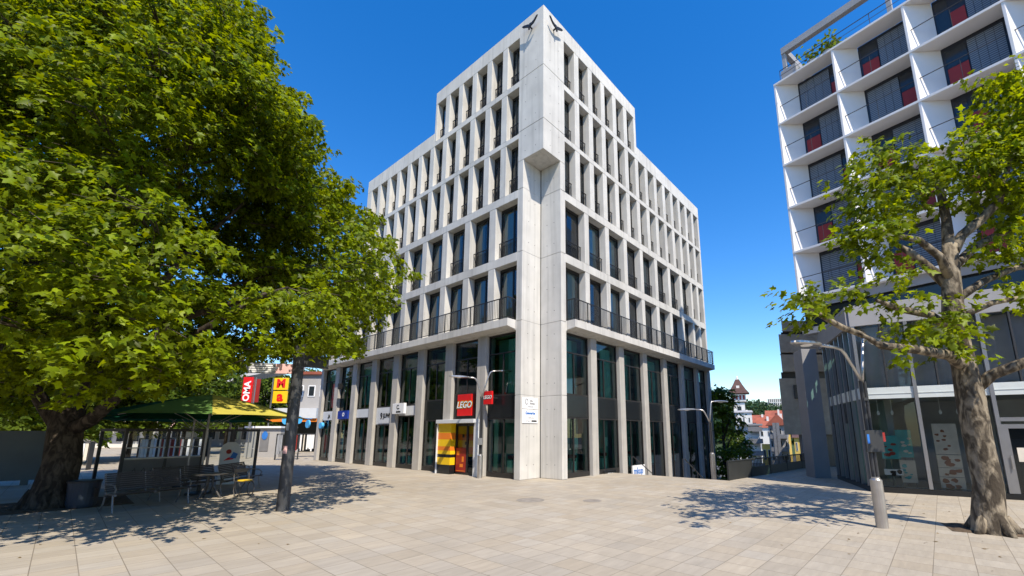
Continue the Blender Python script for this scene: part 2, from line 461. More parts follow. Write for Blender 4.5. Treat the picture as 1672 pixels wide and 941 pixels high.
# ------------------------------------------------------------------ foliage
LEAF5 = np.array([(0,0,0),(.24,.10,0),(.20,.30,0),(.50,.52,0),(.22,.58,0),(0,1,0),(-.22,.58,0),(-.50,.52,0),(-.20,.30,0),(-.24,.10,0),(0,.34,0)], float)
LEAF5[:,2] = -.35*np.abs(LEAF5[:,0]) - .18*LEAF5[:,1]**2
LEAF5F = [(10,i,(i+1)%10) for i in range(10)]
LEAF1 = np.array([(0,0,0),(.34,.45,-.1),(0,1,-.12),(-.34,.45,-.1)], float)
LEAF1F = [(0,1,2,3)]
def leaves_mesh(name, pos, direc, up, size, material, tpl=LEAF5, tf=LEAF5F):
    N = len(pos)
    d = direc / np.linalg.norm(direc, axis=1, keepdims=True)
    s = np.cross(d, up); s /= np.maximum(np.linalg.norm(s, axis=1, keepdims=True), 1e-6)
    u = np.cross(s, d)
    T = tpl[None] * size[:,None,None]
    V = pos[:,None,:] + T[:,:,0:1]*s[:,None,:] + T[:,:,1:2]*d[:,None,:] + T[:,:,2:3]*u[:,None,:]
    k = len(tpl)
    F = np.array(tf); nf, c = F.shape
    idx = (F[None] + (np.arange(N)*k)[:,None,None]).reshape(-1)
    me = bpy.data.meshes.new(name)
    me.vertices.add(N*k); me.vertices.foreach_set('co', V.reshape(-1).astype(np.float32))
    me.loops.add(len(idx)); me.loops.foreach_set('vertex_index', idx.astype(np.int32))
    me.polygons.add(N*nf)
    me.polygons.foreach_set('loop_start', (np.arange(N*nf)*c).astype(np.int32))
    me.polygons.foreach_set('loop_total', np.full(N*nf, c, np.int32))
    me.materials.append(material)
    me.update(calc_edges=True); me.validate()
    return me
def bough_leaves(boughs, per, size, droop=.5, flat=.16, rg=rng, sprig=9):
    """boughs: (centre, outward dir, radius). Leaves sit in sprigs on a drooping, flattened fan."""
    P=[];D=[];U=[];S=[]
    for c, o, r in boughs:
        c = np.array(c); o = np.array(o, float); o[2] = 0
        o = o/ (np.linalg.norm(o)+1e-6); sd_ = np.array([-o[1], o[0], 0])
        n = max(4, int(per * r * r)); ns_ = max(1, n // sprig)
        rr = np.sqrt(rg.random(ns_)); th = rg.random(ns_)*2*np.pi
        a = rr*np.cos(th)*r*1.15; b = rr*np.sin(th)*r*.95
        h = -droop*.55*r*rr**2 - .22*a + rg.normal(0, flat*r, ns_) + .12*r*np.sin(b*5/r+a*3)
        tw = c + a[:,None]*o + b[:,None]*sd_ + h[:,None]*np.array([0,0,1])
        twd = (a[:,None]+.5*r)*o + b[:,None]*sd_
        twd += rg.normal(0,.35,(ns_,3))*r; twd[:,2] -= .35*r
        twd /= np.linalg.norm(twd,axis=1,keepdims=True)+1e-6
        L = .30 + .18*rg.random(ns_)
        t = rg.random((ns_,sprig))
        p = tw[:,None,:] + twd[:,None,:]*(t*L[:,None])[:,:,None] + rg.normal(0,.05,(ns_,sprig,3))
        side = rg.normal(0,.75,(ns_,sprig,3)); side[:,:,2]*=.5
        d = twd[:,None,:]*.8 + side; d[:,:,2] -= .35
        up = rg.normal(0,.38,(ns_,sprig,3)) + np.array([0,0,1.0]) + .45*o
        sz = size*(.45+.95*rg.random((ns_,sprig)))
        P.append(p.reshape(-1,3));D.append(d.reshape(-1,3));U.append(up.reshape(-1,3));S.append(sz.reshape(-1))
    return np.concatenate(P),np.concatenate(D),np.concatenate(U),np.concatenate(S)

# ------------------------------------------------------------------ ground
O = Vector((-.1546, 18.1267, 0)); UD = Vector((-.76195, .64763, 0)); VD = Vector((.64763, .76195, 0))
def bl(u, v, z=0): return O + UD*u + VD*v + Vector((0, 0, z))
VE = 5.67                                # the plaza ends here on the stair side
rail0 = bl(-5.49, VE); rail1 = Vector((14.48, 25.2, 0)); rail2 = Vector((19.5, 30.0, 0))
poly = [(-90,-25),(70,-25),(70,32),(26,34),(rail2.x,rail2.y),(rail1.x,rail1.y),(rail0.x,rail0.y)]
e = bl(.8, VE); poly.append((e.x,e.y))
e = bl(.8, 2); poly.append((e.x,e.y)); e = bl(21, 2); poly.append((e.x,e.y))
e = bl(23, 6); poly += [(e.x,e.y), (-18, 90), (-90, 90)]
mb = MB(); mb.add([(x,y,0) for x,y in poly], [tuple(range(len(poly)))])
# the drop at the stair edge
for a,b_ in (((rail0.x,rail0.y),(bl(.8,VE).x,bl(.8,VE).y)),((rail1.x,rail1.y),(rail0.x,rail0.y)),((rail2.x,rail2.y),(rail1.x,rail1.y))):
    mb.add([(a[0],a[1],0),(b_[0],b_[1],0),(b_[0],b_[1],-9),(a[0],a[1],-9)], [(0,1,2,3)])
plaza = tag(mb.build('plaza', M['paving'], normals=False), kind='structure')
# stairs going down along the office building
mb = MB()
for i in range(26):
    for_ = VE + .02 + i*.34
    a=[bl(0.3,for_),bl(-4.6,for_),bl(-4.6,for_+.34),bl(.3,for_+.34)]
    mb.prism([(p.x,p.y) for p in a], -9, -.165*(i+1))
tag(mb.build('stairs', M['stepstone']), kind='structure')
mb = MB(); mb.add([(-900,-400,-9),(900,-400,-9),(900,1400,-9),(-900,1400,-9)], [(0,1,2,3)])
tag(mb.build('lower_ground', M['street'], normals=False), kind='structure')
# ------------------------------------------------------------------ office building
office = empty('office_building', tuple(bl(1.3,1.3)), 0, 'six-storey pale concrete office building with deep gridded windows and taller corner tower', 'building')
def frame_matrix(origin, x, y):
    return Matrix(((x.x,y.x,0,origin.x),(x.y,y.y,0,origin.y),(0,0,1,0),(0,0,0,1)))
FL = frame_matrix(O, -UD, VD)            # left facade: x = -u, y = inwards
FR = frame_matrix(O, VD, UD)             # right facade: x = v, y = inwards
INV = Matrix.Translation(-office.location)
H_TOP, H_WING, SOF = 23.32, 20.43, 15.17
Z5 = (19.8, 22.45); Z4 = (16.74, 19.47); Z3 = (13.65, 16.46); Z2 = (10.42, 13.22); Z1 = (7.1, 9.98)
nar_L = [1.66+1.285*i for i in range(12)]
nar_L5 = [1.66+1.262*i for i in range(6)]
nar_R = [1.66+1.305*i for i in range(14)]
wide_L = [1.67+1.99*i for i in range(10)]
wide_R = [1.68+1.975*i for i in range(8)]
last_R = [17.42, 18.66]
def facade(mb, sgn, rows, beams, extent):
    """rows: (z0,z1,openings[(x0,x1)],xend); sgn -1 on the left facade where x runs negative"""
    def bx(a, b, y0, y1, z0, z1):
        x0, x1 = sorted((sgn*a, sgn*b)); mb.box(x0, x1, y0, y1, z0, z1)
    for z0, z1, ops, xe in rows:
        edges = [1.655] + [q for o in ops for q in o] + [xe]
        for i in range(0, len(edges), 2):
            if edges[i+1]-edges[i] > .03: bx(edges[i], edges[i+1], .004, .55, z0+.002, z1-.002)
    for z0, z1, xe in beams:
        bx(1.652, xe, 0, 1.0, z0, z1)
lw = .86; rw = .90
rowsL = [(*Z5,[(x,x+lw) for x in nar_L5],9.02),(*Z4,[(x,x+lw) for x in nar_L],17.29),(*Z3,[(x,x+lw) for x in nar_L],17.29),
         (*Z2,[(x,x+1.51) for x in wide_L],21.5),(*Z1,[(x,x+1.51) for x in wide_L],21.5)]
beamsL = [(Z5[1],H_TOP,9.02),(Z4[1],Z5[0],9.02),(Z4[1],H_WING,0),(Z3[1],Z4[0],17.29),(Z2[1],Z3[0],21.5),(Z1[1],Z2[0],21.5),(6.62,Z1[0],22.3)]
opsW = [(x,x+1.6) for x in wide_R]+[(x,x+.88) for x in last_R]
rowsR = [(*Z5,[(x,x+rw) for x in nar_R[:6]],9.35),(*Z4,[(x,x+rw) for x in nar_R],19.79),(*Z3,[(x,x+rw) for x in nar_R],19.79),
         (*Z2,opsW,19.79),(*Z1,opsW,19.79)]
beamsR = [(Z5[1],H_TOP,9.35),(Z4[1],Z5[0],9.35),(Z3[1],Z4[0],19.79),(Z2[1],Z3[0],19.79),(Z1[1],Z2[0],19.79),(6.62,Z1[0],19.9)]
gcol_L = [(4.27+2.6*k-.62, 4.27+2.6*k) for k in range(7)] + [(21.85,22.3)]
gcol_R = [(4.13+2.69*k-.5, 4.13+2.69*k) for k in range(6)] + [(19.25,19.9)]
for nm, Fm, sgn, rows, beams, gc, zb in (('left',FL,-1,rowsL,beamsL,gcol_L,0.0),('right',FR,1,rowsR,beamsR,gcol_R,-9.0)):
    mb = MB(INV @ Fm)
    facade(mb, sgn, rows, [b for b in beams if b[2] > 2], None)
    # wing parapet beside the tower
    xa, xb = (9.024,17.29) if sgn < 0 else (9.354,19.79)
    x0,x1 = sorted((sgn*xa,sgn*xb)); mb.box(x0,x1,0,1.0,Z4[1],H_WING)
    if sgn < 0:
        x0,x1 = sorted((sgn*17.294,sgn*21.5)); mb.box(x0,x1,0,.5,Z3[0],13.95)
    mb.build('gridded_facade', M['concrete'], office, local=True, bevel=.012)
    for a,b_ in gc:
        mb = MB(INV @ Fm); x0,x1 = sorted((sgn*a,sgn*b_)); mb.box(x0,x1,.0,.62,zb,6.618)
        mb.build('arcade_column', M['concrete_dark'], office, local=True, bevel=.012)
# corner pier (square notch below, full corner above) and its formwork blocks
mb = MB(INV @ frame_matrix(O, -UD, VD))
def pier_boxes(z0, z1):
    g = .012
    # left leg: u 1.29..1.65, v 0..1.65 ; right leg: v 1.283..1.65, u 0..1.26
    mb.box(-1.65, -1.29, 0, 1.65, z0+g, z1-g)
    mb.box(-1.245, 0, 1.283, 1.65, z0+g, z1-g)
for z0,z1 in ((0,3.62),(3.62,7.03),(7.03,10.39),(10.39,13.65),(13.65,SOF)): pier_boxes(z0,z1)
for z0,z1 in ((SOF,16.82),(16.82,19.83),(19.83,H_TOP)): mb.box(-1.65,0,0,1.65,z0+(.0 if z0==SOF else .012),z1-(.012 if z1<23 else 0))
mb.box(-1.64,-1.30,.02,1.64,0,SOF); mb.box(-1.25,-.02,1.30,1.64,0,SOF); mb.box(-1.635,-.02,.02,1.635,SOF+.02,H_TOP-.02)
# formed panel on the soffit
mb.box(-1.1,-.25,.25,1.1,SOF-.012,SOF+.01)
pier_o = mb.build('corner_pier', M['concrete'], office, local=True, bevel=.008)
mb = MB(INV @ frame_matrix(O, -UD, VD)); mb.box(-1.288,-1.247,1.285,1.5,0,SOF-.01); mb.build('seam', M['seam'], pier_o, local=True)
mb = MB(INV @ frame_matrix(O, -UD, VD))
def hole_u(u, v, z):   # on plane u = const, facing -u
    mb.tube([Vector((-u+.004, v, z)), Vector((-u-.02, v, z))], .021, 8)
def hole_v(u, v, z):
    mb.tube([Vector((-u, v-.004, z)), Vector((-u, v+.02, z))], .021, 8)
for zb,zt in ((0,3.62),(3.62,7.03),(7.03,10.39),(10.39,13.65),(13.65,SOF)):
    nz = max(1,round((zt-zb)/1.05))
    for i in range(nz):
        z = zb+(i+.5)*(zt-zb)/nz
        for q in (.42,.86): hole_u(1.29,q,z); hole_v(q,1.283,z)
for zb,zt in ((SOF,16.82),(16.82,19.83),(19.83,22.0)):
    nz = max(2,round((zt-zb)/1.05))
    for i in range(nz):
        z = zb+(i+.5)*(zt-zb)/nz
        for q in (.5,1.18): hole_u(0,q,z); hole_v(q,0,z)
mb.build('tie_holes', M['hole'], pier_o, local=True)
# dark inside behind the glass, roofs, end walls
mb = MB(INV @ frame_matrix(O, -UD, VD))
def notched(ux, vx, z0, z1):
    mb.prism([(-1.66,1.0),(-ux,1.0),(-ux,vx),(-1.0,vx),(-1.0,1.66),(-1.66,1.66)], z0, z1)
notched(21.2,19.5,-8.9,13.3); notched(17.0,19.48,13.3,20.0); notched(8.8,9.1,20.0,23.0)
core = mb.build('interior', M['core'], office, local=True)
mb = MB(INV @ frame_matrix(O, -UD, VD))
mb.box(-17.0,-1.0,1.0,19.5,20.02,20.2); mb.box(-8.8,-1.0,1.0,9.1,23.02,23.12); mb.box(-21.3,-17.3,.5,19.5,13.32,13.5)
mb.box(-17.29,-17.02,1.0,19.5,13.5,20.43); mb.box(-9.02,-8.82,1.0,9.35,20.2,23.32); mb.box(-8.82,-1.0,9.12,9.35,20.2,23.32)
mb.box(-17.0,-1.0,19.52,19.79,0,20.43); mb.box(-21.5,-21.22,1.0,19.79,6.6,13.95); mb.box(-22.3,-21.7,.62,19.79,0,6.6)
mb.build('roof_and_end_walls', M['concrete'], office, local=True)

# one window of each kind, built once, copied with its parts
def curtain_mesh(w, h, part, seed):
    rg = random.Random(seed); n = 22
    vs = []; fs = []
    x0, x1 = part[0]*w, part[1]*w
    for i in range(n+1):
        x = x0 + (x1-x0)*i/n; y = .035*math.sin(i*1.7+seed)+.012*rg.random()
        vs += [(x, y, .06), (x*.98+.02*x0, y*.8, h-.06)]
    for i in range(n): fs.append((2*i,2*i+2,2*i+3,2*i+1))
    m_ = MB(); m_.add(vs, fs); return m_.mesh('curtain', M['curtain'], normals=False)
def make_window(name, w, h, mull, depth=.40, rail=True, parts=((.04,.5),(.9,.97)), seed=0):
    f = MB(); t=.055; y0,y1 = depth,depth+.07
    f.box(.002,t,y0,y1,.002,h-.002); f.box(w-t,w-.002,y0,y1,.002,h-.002); f.box(t,w-t,y0,y1,.002,t); f.box(t,w-t,y0,y1,h-.16,h-.002)
    for m_ in mull: f.box(m_*w-.035,m_*w+.035,y0+.002,y1-.002,t,h-.16)
    root = link(name, f.mesh(name, M['frame']))
    p = MB(); p.add([(t,y0+.04,t),(w-t,y0+.04,t),(w-t,y0+.04,h-.16),(t,y0+.04,h-.16)],[(0,1,2,3)])
    link('pane', p.mesh('pane', M['glass'], normals=False), root)
    for k, pr in enumerate(parts):
        link('curtain', curtain_mesh(w, h, pr, seed+k), root, Matrix.Translation((0, depth+.2, 0)))
    if rail:
        q = MB(); yy = depth-.12
        q.box(.003,w-.003,yy-.018,yy+.018,.93,.965); q.box(.003,w-.003,yy-.012,yy+.012,.07,.095)
        nb = int(w/.095)
        for i in range(nb+1):
            x = .02+(w-.04)*i/nb; q.box(x-.0075,x+.0075,yy-.0075,yy+.0075,.095,.93)
        link('railing', q.mesh('railing', M['rail']), root)
    return root
ZL = {}
kinds = {
 'nL': [make_window('window', lw, 2.79, [.34], parts=pp, seed=s) for s,pp in ((1,((.05,.52),)),(4,((.05,.38),(.86,.95))),(9,((.04,.66),)))],
 'nR': [make_window('window', rw, 2.79, [.34], parts=pp, seed=s) for s,pp in ((2,((.05,.55),)),(5,((.05,.36),(.86,.95))),(8,((.3,.96),)))],
 'wL': [make_window('french_window', 1.51, 2.85, [.60], parts=pp, seed=s) for s,pp in ((1,((.04,.40),)),(6,((.04,.33),(.9,.97))),(3,((.04,.5),)))],
 'wR': [make_window('french_window', 1.60, 2.85, [.36], parts=pp, seed=s) for s,pp in ((2,((.45,.96),)),(7,((.05,.28),(.6,.96))),(4,((.04,.5),)))],
 'eR': [make_window('french_window', .88, 2.85, [.4], parts=pp, seed=s) for s,pp in ((2,((.3,.96),)),)],
}
kids = {id(r): children(r) for v in kinds.values() for r in v}
used = set()
def place_window(kind, Fm, x, z, hgt, base_h, norail=False):
    opts = kinds[kind]; r = random.choice(opts)
    o = r
    if id(r) in used or norail:
        ks = kids[id(r)]
        if norail: ks = [c for c in ks if not c.name.startswith('railing')]
        o = copy_tree(r, None, ks)
    else: used.add(id(r))
    o.parent = office
    o.matrix_basis = INV @ Fm @ Matrix.Translation((x, 0, z)) @ Matrix.Diagonal((1,1,hgt/base_h,1))
for zz, xs in ((Z5,nar_L5),(Z4,nar_L),(Z3,nar_L)):
    for x in xs: place_window('nL', FL, -x-lw, zz[0], zz[1]-zz[0], 2.79)
for zz, xs in ((Z5,nar_R[:6]),(Z4,nar_R),(Z3,nar_R)):
    for x in xs: place_window('nR', FR, x, zz[0], zz[1]-zz[0], 2.79)
for zz, nr in ((Z2,False),(Z1,True)):
    for x in wide_L: place_window('wL', FL, -x-1.51, zz[0], zz[1]-zz[0], 2.85, nr)
    for x in wide_R: place_window('wR', FR, x, zz[0], zz[1]-zz[0], 2.85, nr)
    for x in last_R: place_window('eR', FR, x, zz[0], zz[1]-zz[0], 2.85, nr)
for v in kinds.values():
    for r in v:
        if id(r) not in used:
            for c in kids[id(r)]: bpy.data.objects.remove(c)
            bpy.data.objects.remove(r)
# balcony slabs and railings
for Fm, sgn, xe in ((FL,-1,22.0),(FR,1,19.62)):
    mb = MB(INV @ Fm); x0,x1 = sorted((sgn*1.69,sgn*xe))
    vs=[(x0,-.5,6.74),(x0,0,6.66),(x0,0,7.1),(x0,-.5,7.1)]; vs+=[(x1,y,z) for _,y,z in vs]
    mb.add(vs,[(0,1,2,3),(7,6,5,4),(0,4,5,1),(1,5,6,2),(2,6,7,3),(3,7,4,0)])
    mb.build('balcony_slab', M['concrete'], office, local=True, bevel=.01)
    mb = MB(INV @ Fm)
    mb.box(x0+.03,x1-.03,-.47,-.43,8.09,8.13); mb.box(x0+.03,x1-.03,-.465,-.435,7.17,7.20)
    L_ = x1-x0-.06; nb = int(L_/.115)
    for i in range(nb+1):
        x = x0+.03+L_*i/nb; mb.box(x-.008,x+.008,-.458,-.442,7.1 if i%9==0 else 7.2,8.09)
        if i%9==0: mb.box(x-.02,x+.02,-.475,-.425,7.1,8.09)
    for xx in (x0+.05,x1-.05):
        mb.box(xx-.018,xx+.018,-.43,0,8.09,8.13); mb.box(xx-.015,xx+.015,-.43,0,7.17,7.20)
        for k in range(4): mb.box(xx-.008,xx+.008,-.35+.1*k,-.334+.1*k,7.2,8.09)
    mb.build('balcony_railing', M['rail'], office, local=True)
# shop fronts between the arcade columns
def shopfront(Fm, xa, xb, zb, band, zt=6.615, split=.5, door=False, low_m=(.4,), curtain=True):
    w = xb-xa; d=.2
    f = MB(); t=.06
    f.box(.002,t,d,d+.08,zb,zt); f.box(w-t,w-.002,d,d+.08,zb,zt); f.box(t,w-t,d-.01,d+.08,zb,zb+.22)
    f.box(t,w-t,d,d+.08,zt-.09,zt)
    for z in band: f.box(t,w-t,d-.012,d+.08,z-.04,z+.04)
    f.box(t,w-t,d+.002,d+.078,5.66,5.72)
    f.box(w*split-.03,w*split+.03,d+.002,d+.078,band[1],5.66)
    for m_ in low_m: f.box(w*m_-.03,w*m_+.03,d+.002,d+.078,zb+.22,band[0])
    root = link('shop_window', f.mesh('shop_window', M['frame']), office, INV @ Fm @ Matrix.Translation((xa,0,0)))
    for z0,z1 in ((zb+.22,band[0]-.04),(band[1]+.04,zt-.09)):
        p = MB(); p.add([(t,d+.04,z0),(w-t,d+.04,z0),(w-t,d+.04,z1),(t,d+.04,z1)],[(0,1,2,3)])
        link('pane', p.mesh('pane', M['shopglass'], normals=False), root)
    return root
def band_panel(root, w, z0, z1, m_):
    p = MB(); p.box(.06,w-.06,.175,.24,z0+.04,z1-.04); link('band_panel', p.mesh('band_panel', m_), root)
def inside_bits(root, w, seed, floor=0.0):
    q = MB(); q.box(.02,w-.02,.86,.98,.05,6.5); link('back_wall', q.mesh('back_wall', M['shopwall']), root)
    rg = random.Random(seed)
    c = link('curtain', curtain_mesh(w, 2.7, (.05,.55) if seed%2 else (.5,.95), seed), root, Matrix.Translation((0,.55,3.75)))
    b = MB()
    b.m=0; b.box(w*.08,w*.22,.5,.56,floor+.25,2.6)
    b.m=1; x=w*rg.uniform(.35,.6); b.box(x,x+.32,.45,.75,floor+.22,floor+.22+rg.uniform(.3,.6))
    b.m=2; b.box(x+.04,x+.34,.44,.74,floor+.83,floor+.98)
    b.m=0; b.box(x+.5,x+.56,.6,.66,floor+.22,1.6); b.box(x+.4,x+.66,.58,.68,1.3,1.75)
    link('window_display', b.mesh('window_display', [M['curtain'],M['white'],M['redpanel']]), root)
prevL = 1.655
for k,(a,b_) in enumerate(gcol_L):
    if k == 0 or k == 2: bnd, m_ = (2.63,3.7), M['black']
    elif k == 1: bnd, m_ = (2.63,3.9), M['black']
    elif k == 4: bnd, m_ = (2.45,3.55), M['signgrey']
    elif k == 6: bnd, m_ = (2.86,3.4), M['blue']
    else: bnd, m_ = (2.92,3.54), M['signgrey']
    w = a-prevL
    r = shopfront(FL, -a, -prevL, 0, bnd, low_m=(.55,) if k!=1 else (.5,))
    band_panel(r, w, *bnd, m_)
    if k != 1: inside_bits(r, w, k)
    prevL = b_
prevR = 1.655
for k,(a,b_) in enumerate(gcol_R):
    zb = 0.0 if k < 2 else (-.6 if k==2 else -3.2)
    r = shopfront(FR, prevR, a, zb, (2.66,3.72), split=.42, low_m=(.38,))
    band_panel(r, a-prevR, 2.66, 3.72, M['black'])
    inside_bits(r, a-prevR, k+11)
    prevR = b_
# dark ceiling strip over the shop glass
# bird emblems on the tower
birdL = [(.20,22.66),(.30,22.64),(.42,22.52),(.58,22.46),(.72,22.49),(.76,22.44),(.80,22.48),(.95,22.55),(1.12,22.62),(1.27,22.64),(1.22,22.56),(1.02,22.44),(.86,22.34),(.80,22.30),(.82,22.18),(.74,22.16),(.72,22.30),(.62,22.32),(.48,22.36),(.34,22.48)]
for nm,Fm,sgn,lab in (('bird_emblem',FL,-1,'black metal bird emblem on the tower corner, left of the corner edge'),('bird_emblem',FR,1,'black metal bird emblem on the tower corner, right of the corner edge')):
    b0 = MB(Fm); 
    b0.plate([(sgn*u,z) for u,z in birdL],-.26,-.20); b0.box(min(sgn*.74,sgn*.80),max(sgn*.74,sgn*.80),-.2,.0,22.36,22.42)
    o = tag(b0.build(nm, M['ink']), lab, 'emblem', 'bird emblems on the tower')
# ------------------------------------------------------------------ signs on the office building
def sign(name, Fm, x, z, label, group=None, cat='sign', y=0.0):
    o = empty(name, (0,0,0), 0, label, cat, group)
    mw = Fm @ Matrix.Translation((x, y, z))
    o.location = mw.to_translation(); o.rotation_euler = mw.to_euler()
    return o
def board(root, w, h, t, m_, name='board'):
    b = MB(); b.box(-w/2,w/2,-t,0,-h/2,h/2); return link(name, b.mesh(name, m_, bevel=.006), root)
# big square toy-shop sign
s_ = sign('shop_sign', FL, -5.25, 3.34, 'large square red shop sign with rounded white letters above the striped entrance', y=.16)
board(s_, 1.08, 1.06, .09, M['red'])
put_text(s_, 'LEGO', .45, M['yellow'], 0, -.092, 0, 'letter_outline', .040, .22)
put_text(s_, 'LEGO', .45, M['ink'], 0, -.098, 0, 'black_outline', .026, .22)  # black outline around the white letters, part of the print
put_text(s_, 'LEGO', .45, M['white'], 0, -.104, 0, 'lettering', .006, .22)
s_ = sign('shop_sign', FL, -3.22, 3.58, 'small square red projecting sign with white letters beside the large red one', y=-.12)
board(s_, .58, .60, .10, M['red'])
put_text(s_, 'LEGO', .23, M['ink'], 0, -.103, .02, 'black_outline', .012, .22)  # black printed outline of the small letters
put_text(s_, 'LEGO', .23, M['white'], 0, -.108, .02, 'lettering', .003, .22)
b = MB(); b.box(-.26,-.22,0,.3,-.02,.02); b.box(.22,.26,0,.3,-.02,.02); link('bracket', b.mesh('bracket', M['darksteel']), s_)
# entrance portal
po = sign('entrance_portal', FL, -5.3, 0, 'shop entrance portal with yellow and orange stripes under a pale canopy', cat='entrance')
b = MB(); b.box(-1.5,1.42,-.46,.16,2.44,2.62); link('canopy', b.mesh('canopy', M['signgrey'], bevel=.01), po)
b = MB(); b.box(-1.48,-1.44,-.40,-.01,0,2.44); b.box(1.28,1.40,-.30,-.01,0,2.44); link('jamb', b.mesh('jamb', M['signgrey']), po)
stripes = [(2.44,1.98,'yellow'),(1.98,1.66,'orange'),(1.66,1.32,'yellow'),(1.32,1.12,'orange'),(1.12,.94,'yellow'),(.94,.79,'black'),(.79,.44,'yellow'),(.44,.0,'black')]
b = MB(); ms_=[M['yellow'],M['orange'],M['black']]; ix={'yellow':0,'orange':1,'black':2}
for z1,z0,c in stripes: b.m=ix[c]; b.box(-1.438,-.42,-.32,-.02,z0+.002,z1-.002)
link('striped_panel', b.mesh('striped_panel', ms_), po)
d_ = MB(); 
for x0,x1 in ((-.40,.42),(.44,1.26)):
    d_.box(x0,x0+.05,.02,.08,0,2.4); d_.box(x1-.05,x1,.02,.08,0,2.4); d_.box(x0+.05,x1-.05,.02,.08,2.3,2.4); d_.box(x0+.05,x1-.05,.02,.08,0,.1)
dd = link('door', d_.mesh('door', M['frame']), po)
p = MB(); p.add([(-.4,.05,.05),(1.26,.05,.05),(1.26,.05,2.35),(-.4,.05,2.35)],[(0,1,2,3)]); link('pane', p.mesh('pane', M['clear'], normals=False), dd)
b = MB()
for z1,z0,c in [(2.36,1.92,'yellow'),(1.92,1.62,'orange'),(1.62,1.3,'yellow'),(1.3,.98,'orange'),(.98,.86,'yellow'),(.86,.7,'black')]:
    b.m=ix[c]; b.box(-.38,1.24,.10,.13,z0+.002,z1-.002)
link('painted_stripe_reflection', b.mesh('painted_stripe_reflection', ms_), dd)  # reflection of the stripes in the doors, painted as strips behind the glass
b = MB(); b.box(-.36,.38,.002,.016,.12,1.25); pst = link('poster', b.mesh('poster', M['redpanel']), dd)
b = MB(); b.box(-.32,.34,-.002,.001,.16,.19); b.box(-.28,-.1,-.002,.001,.9,1.1); b.box(.1,.25,-.002,.001,.6,.85); b.box(-.05,.2,-.002,.001,.35,.5)
link('print', b.mesh('print', M['orange']), pst)
b = MB(); 
for x,z in ((-.05,1.75),(.2,1.4),(-.1,1.1),(.9,1.1)): b.box(x,x+.16,.088,.098,z,z+.16)
link('brick_motif', b.mesh('brick_motif', M['ink']), dd)
# company plaques on the notch wall (plane u=1.29)
FP = frame_matrix(bl(1.29,0), VD, UD)
for k,(zc,h,lab) in enumerate(((3.28,.50,'upper white company plaque with a ring logo on the corner pier'),(2.70,.60,'lower white company plaque with blue writing on the corner pier'))):
    s_ = sign('company_plaque', FP, .60, zc, lab, 'company plaques on the corner pier')
    board(s_, 1.02, h, .03, M['white'])
    b = MB()
    if k == 0:
        ring = MB(); n_=20
        pts=[Vector((-.25+.085*math.cos(a*2*math.pi/n_),-.035,.07+.12*math.sin(a*2*math.pi/n_))) for a in range(n_+1)]
        ring.tube(pts,.017,6); link('logo', ring.mesh('logo', M['inkgrey']), s_)
        put_text(s_, 'Die', .13, M['ink'], .06, -.034, .11, ax='CENTER'); put_text(s_, 'Studios', .12, M['ink'], .14, -.034, -.01)
        put_text(s_, 'Akademie', .085, M['inkgrey'], .02, -.034, -.15)
    else:
        put_text(s_, 'Gewerbe', .17, M['inkblue'], .0, -.034, .14, bold=.006)
        put_text(s_, 'stadtwerke', .085, M['inkgrey'], .05, -.034, -.06)
        put_text(s_, 'im Haus', .08, M['inkgrey'], -.17, -.034, -.2)
        b.box(.08,.42,-.036,-.032,-.235,-.165); link('logo', b.mesh('logo', M['ink']), s_)
# small shop signs on the left arcade
s_ = sign('shop_sign', FL, -10.95, 3.36, 'white square shop sign with black letters over the fourth shop window from the corner', y=.0)
board(s_, 1.22, .60, .16, M['white'])
put_text(s_, 'C.', .34, M['ink'], 0, -.165, .07, bold=.01); put_text(s_, 'dentista', .15, M['ink'], .05, -.165, -.18, bold=.006)
s_ = sign('shop_sign', FL, -12.8, 2.95, 'pale grey shop fascia with a round black logo and block letters', y=.17)
b = MB(); b.box(-.85,.85,-.015,0,-.4,.4); link('board', b.mesh('board', M['signgrey']), s_)
put_text(s_, '9', .52, M['ink'], -.52, -.02, .02, bold=.02); put_text(s_, 'JUWEL', .36, M['ink'], .24, -.02, .04, bold=.02)
s_ = sign('shop_sign', FL, -17.95, 3.18, 'dark blue projecting shop sign with a white letter O', y=-.02)
board(s_, 1.45, .54, .12, M['blue']); put_text(s_, 'O', .36, M['white'], .12, -.125, 0, bold=.012)
s_ = sign('shop_sign', FL, -20.75, 3.15, 'pale shop fascia with small black letters at the far end of the arcade', y=.17)
b = MB(); b.box(-.9,.9,-.015,0,-.28,.28); link('board', b.mesh('board', M['signgrey']), s_)
put_text(s_, '.JA', .34, M['ink'], .05, -.02, -.02, bold=.02)
b = MB(FL)
th=[2*math.pi*i/18 for i in range(18)]
b.plate([(-22.75+.36*math.cos(a),2.62+.30*math.sin(a)) for a in th],-.5,-.4)
b.plate([(-21.55+.28*math.cos(a),2.50+.22*math.sin(a)) for a in th],-.05,.12)
tag(b.build('shop_sign', M['skyblue']), 'round light blue sign hanging at the far end of the arcade', 'sign')
